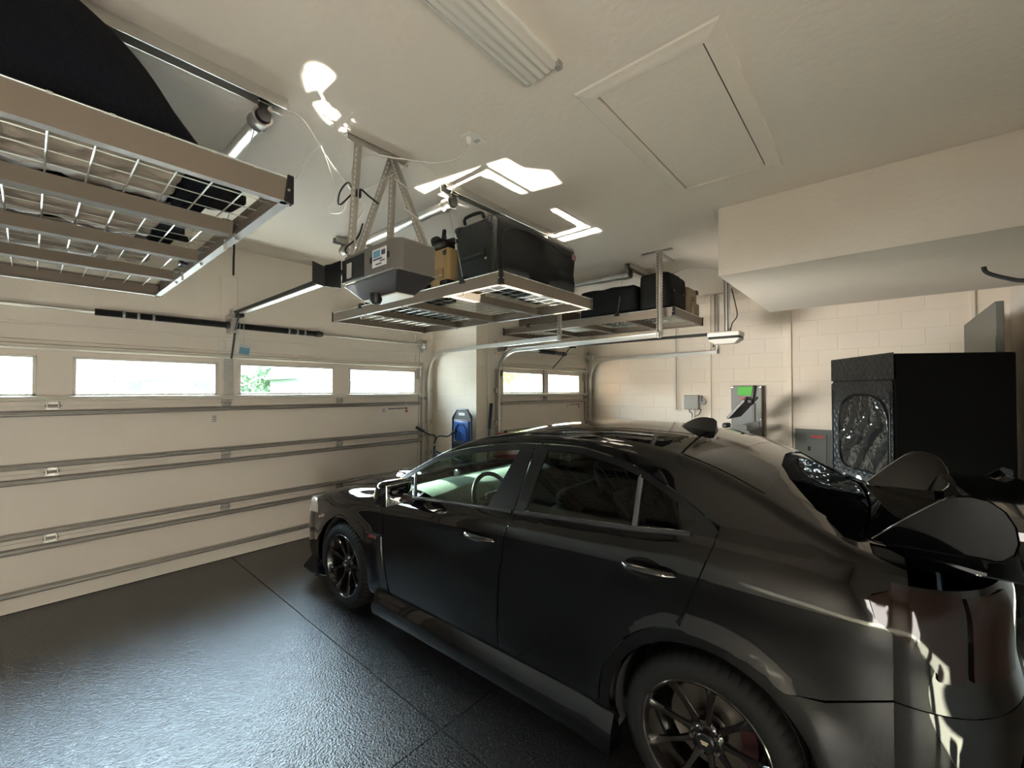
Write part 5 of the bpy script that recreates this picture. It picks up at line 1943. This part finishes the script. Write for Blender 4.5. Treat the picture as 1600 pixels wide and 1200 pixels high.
def fb(s, off=0.0):
    def f(u, v):
        z = .15 + (.745 - .15) * v
        ys = -.462 - .05 * max(0, (z - .35) / .35)
        w = W(ys, z) + off
        x, y = plan(ys, -LF(z) - off, w, u)
        return (-s * x, -y, z)
    return f


mb = MB()
for s in (1, -1):
    mb.grid(fb(s), 26, 22)
bmesh.ops.remove_doubles(mb.bm, verts=mb.bm.verts[:], dist=.001)
fbo = carpart(mb, 'front_bumper', M_paint, solid=.004)
gr = MB().grid(lambda u, v: fb(1, .006)(.93 + .07 * u, .28 + .55 * v), 6, 10).grid(lambda u, v: fb(-1, .006)(.93 + .07 * u, .28 + .55 * v), 6, 10)
carpart(gr, 'grille', M_satin, fbo, solid=.004)
lp = MB()
for s in (1, -1):
    lp.grid(lambda u, v: (-s * (plan(-.45, -.50, .90, u)[0] - .12 * v), -(plan(-.45, -.50, .90, u)[1] + .10 * v), .11 + .045 * (1 - v)), 20, 3)
carpart(lp, 'lip_spoiler', M_satin, fbo, solid=.006)
cn = MB()
for s in (1, -1):
    cn.prism([(.40, .13), (.66, .15), (.66, .165), (.50, .30), (.44, .33)], 'x', -s * .875 - .004, -s * .875 + .004)
carpart(cn, 'corner_fin', M_satin, fbo, smooth=0)
hl = MB()
for s in (1, -1):
    hl.grid(lambda u, v: (-s * (plan(-.53, -.31, W(-.53, .60 + .13 * v) + .008, .12 + .55 * u)[0]), -plan(-.53, -.31 + .10 * v, .8, .12 + .55 * u)[1], .60 + .13 * v + .04 * (1 - u)), 14, 6)
carpart(hl, 'headlight', mat('headlight_clear', (.55, .50, .46), .12, .2, 1.0), fbo, solid=.01)
hb2 = MB()
for s in (1, -1):
    hb2.rbox((-s * .838, .50, .712), (.07, .13, .13), .03, 0, 4)
carpart(hb2, 'corner_lamp', mat('lamp_clear', (.50, .43, .38), .15, .2, 1.0), fbo)
hw_ = MB()
for s in (1, -1):
    hw_.rbox((-s * .872, .33, .655), (.03, .12, .034), .012, 0, 3, 0, Matrix.Rotation(math.radians(-18), 4, 'X'))
carpart(hw_, 'side_marker', mat('marker_clear', (.30, .20, .15), .15, .4, 1.0), fbo)

# --- rear end
LR = Curve([(.15, .30), (.25, .38), (.5, .40), (.70, .40), (.74, .38), (.9, .36), (1.02, .36), (1.10, .33)])


def rb(s, z0, z1, off=0.0, ys=3.2):
    def f(u, v):
        z = z0 + (z1 - z0) * v
        w = W(ys, z) + off
        x, y = plan(ys, LR(z) + off, w, u, 2.5)
        return (-s * x, -y, z)
    return f


mb = MB()
for s in (1, -1):
    mb.grid(rb(s, .20, .738), 30, 20)
side_part(mb, [(3.03, .672), (3.20, .738), (3.2, .20), (2.98, .22)] + carc(2.65, .335, .384, -15, 58, 12), 0, .035)
bmesh.ops.remove_doubles(mb.bm, verts=mb.bm.verts[:], dist=.004)
rbo = carpart(mb, 'rear_bumper', M_paint, solid=.004)
dfu = MB()
for s in (1, -1):
    dfu.grid(lambda u, v: rb(s, .16, .34, .012)(.35 + .65 * u, v), 14, 5)
carpart(dfu, 'rear_diffuser', M_satin, rbo, solid=.01)
for x in (.42, .54, -.42, -.54):
    carpart(MB().lathe([(.030, 0), (.038, 0), (.042, -.01), (.042, -.10), (.034, -.10), (.032, -.01)], (x, -3.58, .24), 'y', 24), 'exhaust_tip', M_chrome, rbo)
mb = MB()
for s in (1, -1):
    mb.grid(rb(s, .742, 1.09), 30, 14)
tp_ = carpart(mb, 'tail_panel', M_paint, solid=.004)
# tail lamps: side wedge plus the wrap round the corner
lampm = mat('tail_lamp_smoked', (.008, .0025, .002), .06, 0, 0, .4)
tl = MB()
tail = [(3.145, 1.045), (3.16, .985), (3.225, .93), (3.272, .90), (3.30, .86), (3.30, .84), (3.36, .83), (3.36, 1.083), (3.26, 1.082), (3.20, 1.072)]


def rear_w(y, z, off):
    if y <= 3.2:
        return W(y, z) + off
    w, L = W(3.2, z), LR(z)
    return w * max(0, 1 - min(.999, (y - 3.2) / L) ** 2.5) ** (1 / 2.5) + off


side_part(tl, tail, 0, .02, fn=lambda y, z: rear_w(y, z, .008))
for s in (1, -1):
    tl.grid(lambda u, v: rb(s, .845, 1.075, .008)(.265 + .27 * u, v), 10, 8)
carpart(tl, 'tail_lamp', lampm, solid=.008)
# --- rear wing
wg = mat('wing_black', (.002, .002, .0023), .06, 0, 0, .45)
for s in (1, -1):
    ep_ = MB()
    prof = [(3.158, 1.165), (3.25, 1.262), (3.33, 1.337), (3.365, 1.357), (3.40, 1.363), (3.44, 1.355), (3.475, 1.325), (3.497, 1.28), (3.505, 1.23), (3.498, 1.19), (3.475, 1.163), (3.44, 1.153), (3.32, 1.152), (3.2, 1.152)]
    cy_, cz_ = 3.36, 1.24
    rings = []
    for w_, scl in ((.628, .97), (.634, 1.0), (.612, 1.0), (.604, .97)):
        rings.append([(-s * (w_ + .20 * (q[1] - 1.25)), -(cy_ + (q[0] - cy_) * scl), cz_ + (q[1] - cz_) * scl) for q in prof])
    ep_.rings(rings)
    # foot of the plate, drawn in toward the lid
    rings = []
    for z, ya, yb, xi, xo in ((1.085, 3.19, 3.47, .53, .60), (1.12, 3.19, 3.48, .545, .605), (1.158, 3.20, 3.48, .585, .618)):
        rings.append([(-s * xi, -ya - .04, z), (-s * (xi + xo) / 2, -ya, z), (-s * xo, -ya - .05, z), (-s * xo, -yb + .04, z), (-s * (xi + xo) / 2, -yb, z), (-s * xi, -yb + .04, z)])
    ep_.rings(rings)
    carpart(ep_, 'wing_end_plate', wg, smooth=20)
bl_ = MB()
af = [(0, 0), (.01, .010), (.05, .020), (.12, .024), (.18, .024), (.22, .028), (.245, .036), (.25, .032), (.23, .010), (.17, .0), (.08, -.006), (.02, -.006)]
rings = []
for i in range(25):
    x = -.60 + 1.20 * i / 24
    dz = .03 * (1 - (x / .60) ** 2)
    rings.append([(-x, -(3.455 + a), 1.238 + b + dz) for a, b in af])
bl_.rings(rings)
carpart(bl_, 'wing_blade', wg, smooth=40)
for s in (1, -1):
    wl_ = MB().prism([(-3.60, 1.24), (-3.72, 1.24), (-3.725, 1.30), (-3.69, 1.315)], 'x', -s * .604 - .006, -s * .604 + .006)
    carpart(wl_, 'wing_tip', wg, smooth=0, bevel=.002)

# --- shark fin aerial
an = MB()
rings = []
for i in range(13):
    f_ = i / 12
    y = 2.30 + .20 * f_
    h = .078 * math.sin(PI / 2 * min(1, f_ * 1.25)) ** .9 * (1 if f_ < .93 else .86)
    w = .034 * math.sin(PI * min(.62, .05 + f_ * .6)) ** .8
    zb_ = TOP(0, y) - .004
    rings.append([(w * math.cos(a) * (1 - .75 * max(0, math.sin(a))), -y, zb_ + max(0, math.sin(a)) ** 1.1 * h) for a in [PI * k / 8 for k in range(9)]])
an.rings(rings)
carpart(an, 'roof_antenna', M_satin)

# --- mirrors
for s in (1, -1):
    mi = MB().rbox((-s * .985, -.80, 1.045), (.235, .14, .165), .055, 0, 5)
    for v in mi.bm.verts:
        f_ = (v.co.z - .96) / .17
        v.co.y += .03 * (1 - f_) - .02
    mo_ = carpart(mi, 'side_mirror', M_paint, smooth=70)
    carpart(MB().rbox((-s * .985, -.868, 1.045), (.20, .012, .13), .005), 'mirror_glass', mat('mirror_silver', (.8, .8, .8), .02, 1.0), mo_)
    carpart(MB().rings([[(-s * (.86 + dx), -(.79 + dy), .955) for dx, dy in ((0, -.03), (.05, -.03), (.05, .04), (0, .04))], [(-s * (.93 + dx), -(.79 + dy), .995) for dx, dy in ((0, -.03), (.06, -.03), (.06, .04), (0, .04))]]), 'mirror_arm', M_satin, mo_, smooth=0, bevel=.006)
    carpart(MB().rbox((-s * 1.06, -.745, 1.03), (.06, .02, .03), .008), 'turn_lamp', mat('turn_lens', (.7, .6, .4), .1, 0, 1.0), mo_)

# --- wheels
def wheel(y, s):
    w = bpy.data.objects.new('wheel', None)
    C.objects.link(w)
    w.parent = car
    xo = .875
    w.location = (-s * xo, -y, .33)
    L = -s     # outward sign along object x
    R = .327
    def P(mb, name, m, smooth=50, bevel=0, par=None):
        bmesh.ops.recalc_face_normals(mb.bm, faces=mb.bm.faces[:])
        me = bpy.data.meshes.new(name)
        mb.bm.to_mesh(me)
        mb.bm.free()
        o = bpy.data.objects.new(name, me)
        C.objects.link(o)
        me.materials.append(m)
        if smooth:
            for p in me.polygons:
                p.use_smooth = True
            me.set_sharp_from_angle(angle=math.radians(smooth))
        if bevel:
            md = o.modifiers.new('bevel', 'BEVEL')
            md.width = bevel
            md.segments = 2
            md.limit_method = 'ANGLE'
        o.parent = par or w
        return o
    tb = MB()
    # tread with three channels
    pr = [(.232, .002), (.238, .008), (.262, .014), (.285, .012), (.305, .002), (.317, -.010), (.325, -.026), (R, -.036)]
    for c_ in (-.075, -.118, -.161):
        pr += [(R, c_ + .006), (R - .008, c_ + .004), (R - .008, c_ - .004), (R, c_ - .006)]
    pr += [(R, -.205), (.318, -.225), (.30, -.236), (.262, -.242), (.232, -.236), (.225, -.22), (.225, -.01)]
    prof_ = [(r, a * L) for r, a in pr]
    N = 216

    def notch(r, a, k):
        d = abs(a)
        if .0 <= d <= .016 and r > .29 and k % 4 == 0 and d < .012:
            return r - .006
        if (.02 < d < .066 or .205 > d > .17) and r > .316 and k % 4 == 0:
            return r - .006
        return r
    tb.rings([[(a, notch(r, a, k) * math.cos(2 * PI * k / N), notch(r, a, k) * math.sin(2 * PI * k / N)) for k in range(N)] for r, a in prof_ + [prof_[0]]], cap=False)
    bmesh.ops.remove_doubles(tb.bm, verts=tb.bm.verts[:], dist=.0002)
    P(tb, 'tire', M_tire, 35)
    rm = MB()
    pr = [(.236, .004), (.240, .010), (.236, .013), (.229, .010), (.224, .0), (.218, -.018), (.212, -.04), (.205, -.09), (.203, -.20), (.215, -.225), (.225, -.225)]
    rm.rings([[(a * L, r * math.cos(2 * PI * k / 64), r * math.sin(2 * PI * k / 64)) for k in range(64)] for r, a in pr], cap=False)
    P(rm, 'rim', M_rim, 40)
    ns = 9
    for k in range(ns):
        a = 2 * PI * k / ns + .12
        sp_ = MB()
        rings = []
        for i in range(12):
            f_ = i / 11
            r = .045 + (.222 - .045) * f_
            # dish: the spoke sweeps inward then out to the lip
            dep = -.052 + .012 * math.sin(PI * f_) + .046 * f_ ** 3.0
            wd = .019 - .008 * math.sin(PI * min(1, f_ * 1.1)) + (.006 if f_ > .92 else 0)
            th = .024 - .008 * f_
            rings.append([(L * (dep + dx * th), t * wd, r) for dx, t in ((.0, -1), (.35, -.75), (.42, 0), (.35, .75), (.0, 1), (-.7, .6), (-.7, -.6))])
        sp_.rings(rings)
        sp_.bm.transform(Matrix.Rotation(a, 4, 'X'))
        P(sp_, 'spoke', M_rim, 45)
    hb_ = MB()
    pr = [(0, -.10), (.07, -.10), (.072, -.06), (.066, -.045), (.054, -.038), (.050, -.034), (0, -.034)]
    hb_.rings([[(a2 * L, max(r, 1e-4) * math.cos(2 * PI * k / 32), max(r, 1e-4) * math.sin(2 * PI * k / 32)) for k in range(32)] for r, a2 in pr], cap=True)
    P(hb_, 'hub', M_rim, 35)
    cpm = MB()
    pr = [(0, -.034), (.031, -.034), (.033, -.030), (.033, -.020), (.029, -.016), (0, -.015)]
    cpm.rings([[(a2 * L, max(r, 1e-4) * math.cos(2 * PI * k / 32), max(r, 1e-4) * math.sin(2 * PI * k / 32)) for k in range(32)] for r, a2 in pr], cap=True)
    cpo = P(cpm, 'centre_cap', M_satin, 35)
    mk = MB()
    for dz, hw2 in ((.004, .014), (-.004, .010)):
        mk.box((min(L * -.0155, L * -.014), -hw2, dz - .0025), (max(L * -.0155, L * -.014), hw2, dz + .0025))
    P(mk, 'cap_lettering', mat('cap_gold', (.45, .36, .24), .4), 0, par=cpo)
    for k in range(5):
        a = 2 * PI * k / 5
        nt_ = MB().rings([[(L * x, .05 * math.cos(a) + .009 * math.cos(PI * q / 3), .05 * math.sin(a) + .009 * math.sin(PI * q / 3)) for q in range(6)] for x in (-.05, -.024)])
        P(nt_, 'lug_nut', mat('lug_steel', (.12, .11, .10), .3, .8), 30)
    ds = MB()
    pr = [(.05, -.135), (.163, -.135), (.165, -.137), (.165, -.160), (.163, -.162), (.05, -.162)]
    ds.rings([[(a2 * L, r * math.cos(2 * PI * k / 48), r * math.sin(2 * PI * k / 48)) for k in range(48)] for r, a2 in pr], cap=True)
    P(ds, 'brake_disc', mat('disc_steel', (.16, .14, .12), .35, .9), 30)
    cl = MB()
    rings = []
    for i in range(9):
        a = math.radians(-28 + 56 * i / 8) + PI
        rings.append([(L * x, r * math.cos(a), r * math.sin(a)) for x, r in ((-.10, .115), (-.10, .172), (-.12, .182), (-.185, .182), (-.185, .115))])
    cl.rings(rings)
    P(cl, 'brake_caliper', mat('caliper_dark_red', (.02, .0025, .0025), .4), 35)
    return w


for y in (0.0, 2.65):
    for s in (1, -1):
        wheel(y, s)
# wheel wells and dark underbody
for y in (0.0, 2.65):
    wl = MB()
    for s in (1, -1):
        rings = []
        for k in range(25):
            a = PI * (-.10 + 1.20 * k / 24)
            c_, z_ = -(y + .372 * math.cos(a)), .335 + .372 * math.sin(a)
            rings.append([(-s * .52, c_, z_), (-s * .858, c_, z_)])
        vs = [[wl.bm.verts.new(p) for p in r] for r in rings]
        for a, b in zip(vs, vs[1:]):
            wl.bm.faces.new((a[0], a[1], b[1], b[0]))
        cen = [v[0] for v in vs]
        wl.bm.faces.new(cen)
    carpart(wl, 'wheel_well', M_blackrub, smooth=40)
ub = MB().box((-.80, -2.24, .16), (.80, -.42, .24)).box((-.50, -3.45, .20), (.50, .72, .26)).box((-.51, -3.0, .26), (-.49, -2.3, .9)).box((.49, -3.0, .26), (.51, -2.3, .9))
carpart(ub, 'underbody', M_blackrub, smooth=0)
# inner door skins, firewall, rear bulkhead, floor: the dark cabin
cb_ = MB()
for s in (1, -1):
    cb_.box((min(-s * .80, -s * .78), -2.28, .24), (max(-s * .80, -s * .78), -.55, .94))
cb_.box((-.78, -2.3, .24), (.78, -.55, .30)).box((-.78, -.60, .24), (.78, -.55, .95)).box((-.78, -3.1, .24), (.78, -3.05, 1.02))
cb_.box((-.60, -3.14, 1.03), (.60, -2.62, 1.06))
carpart(cb_, 'cabin_lining', mat('lining_dark', (.02, .02, .02), .8), smooth=0)
hln = MB().grid(lambda u, v: (-.56 + 1.12 * u, -(1.38 + 1.35 * v), TOP(.56 * (2 * u - 1), 1.38 + 1.35 * v) - .035), 10, 14)
carpart(hln, 'headliner', mat('headliner_grey', (.10, .10, .095), .9), smooth=60)
db = MB()
db.grid(lambda u, v: (-.74 + 1.48 * u, -(.50 + .52 * v), .985 - .04 * v + .04 * math.sin(PI * v) + .045 * math.exp(-((u - .25) / .14) ** 2) * v - .10 * max(0, v - .9) / .1), 24, 12)
db.box((-.74, -1.02, .60), (.74, -.62, .90))
carpart(db, 'dashboard', M_dash, smooth=40)
sw = MB()
cs, tilt = Vector((-.37, -1.12, .93)), math.radians(24)
ring = []
for k in range(33):
    a = 2 * PI * k / 32
    ring.append(cs + Vector((.185 * math.cos(a), -.185 * math.sin(a) * math.sin(tilt) * -1, .185 * math.sin(a) * math.cos(tilt))))
sw.tube(ring, .016, 10)
for a in (0, PI, 1.5 * PI):
    sw.tube([cs, cs + Vector((.18 * math.cos(a), .18 * math.sin(a) * math.sin(tilt), .18 * math.sin(a) * math.cos(tilt)))], .014, 8)
sw.rbox(cs, (.14, .05, .11), .02)
sw.tube([cs, cs + Vector((0, .22, -.06))], .03, 10)
carpart(sw, 'steering_wheel', M_satin)
carpart(MB().tube([(-.20, -1.30, .62), (-.20, -1.28, .80)], .012, 8).rbox((-.20, -1.275, .83), (.05, .05, .07), .02), 'shift_lever', M_chrome)
for sx in (.37, -.37):
    st_ = MB()
    st_.rbox((-sx, -1.62, .52), (.50, .52, .16), .06, 0, 4)
    so_ = carpart(st_, 'front_seat', M_seat, smooth=60)
    m_ = Matrix.Rotation(math.radians(-18), 4, 'X')
    bk = MB().rbox((-sx, -1.93, .84), (.50, .14, .64), .06, 0, 4, 1, m_).rbox((-sx - .2, -1.90, .82), (.10, .18, .5), .04, 0, 3, 0, m_).rbox((-sx + .2, -1.90, .82), (.10, .18, .5), .04, 0, 3, 0, m_)
    carpart(bk, 'seat_back', M_seat, so_, smooth=60)
    carpart(MB().rbox((-sx, -2.03, 1.22), (.27, .11, .19), .05, 0, 4, 0, m_).tube([(-sx - .06, -2.01, 1.16), (-sx - .06, -1.99, 1.08)], .007, 6).tube([(-sx + .06, -2.01, 1.16), (-sx + .06, -1.99, 1.08)], .007, 6), 'headrest', M_seat, so_, smooth=60)
rs = MB().rbox((0, -2.42, .56), (1.30, .50, .16), .06, 0, 4).rbox((0, -2.72, .86), (1.30, .16, .60), .06, 0, 4, 0, Matrix.Rotation(math.radians(-22), 4, 'X'))
rso = carpart(rs, 'rear_seat', M_seat, smooth=60)
for x in (.42, 0, -.42):
    carpart(MB().rbox((x, -2.86, 1.13), (.26, .10, .13), .04, 0, 4, 0, Matrix.Rotation(math.radians(-22), 4, 'X')), 'headrest', M_seat, rso, smooth=60)
carpart(MB().rbox((0, -.98, 1.27), (.24, .03, .07), .012).tube([(0, -.97, 1.30), (0, -.98, 1.345)], .008, 6), 'interior_mirror', mat('mirror_back', (.25, .30, .27), .25))
vv = MB().grid(lambda u, v: (-.62 + .50 * u, -(1.34 + .10 * v), TOP(.5 - .5 * u, 1.34 + .10 * v) - .05 - .03 * v), 6, 3)
carpart(vv, 'sun_visor', mat('visor_grey', (.2, .2, .19), .8), solid=.012)
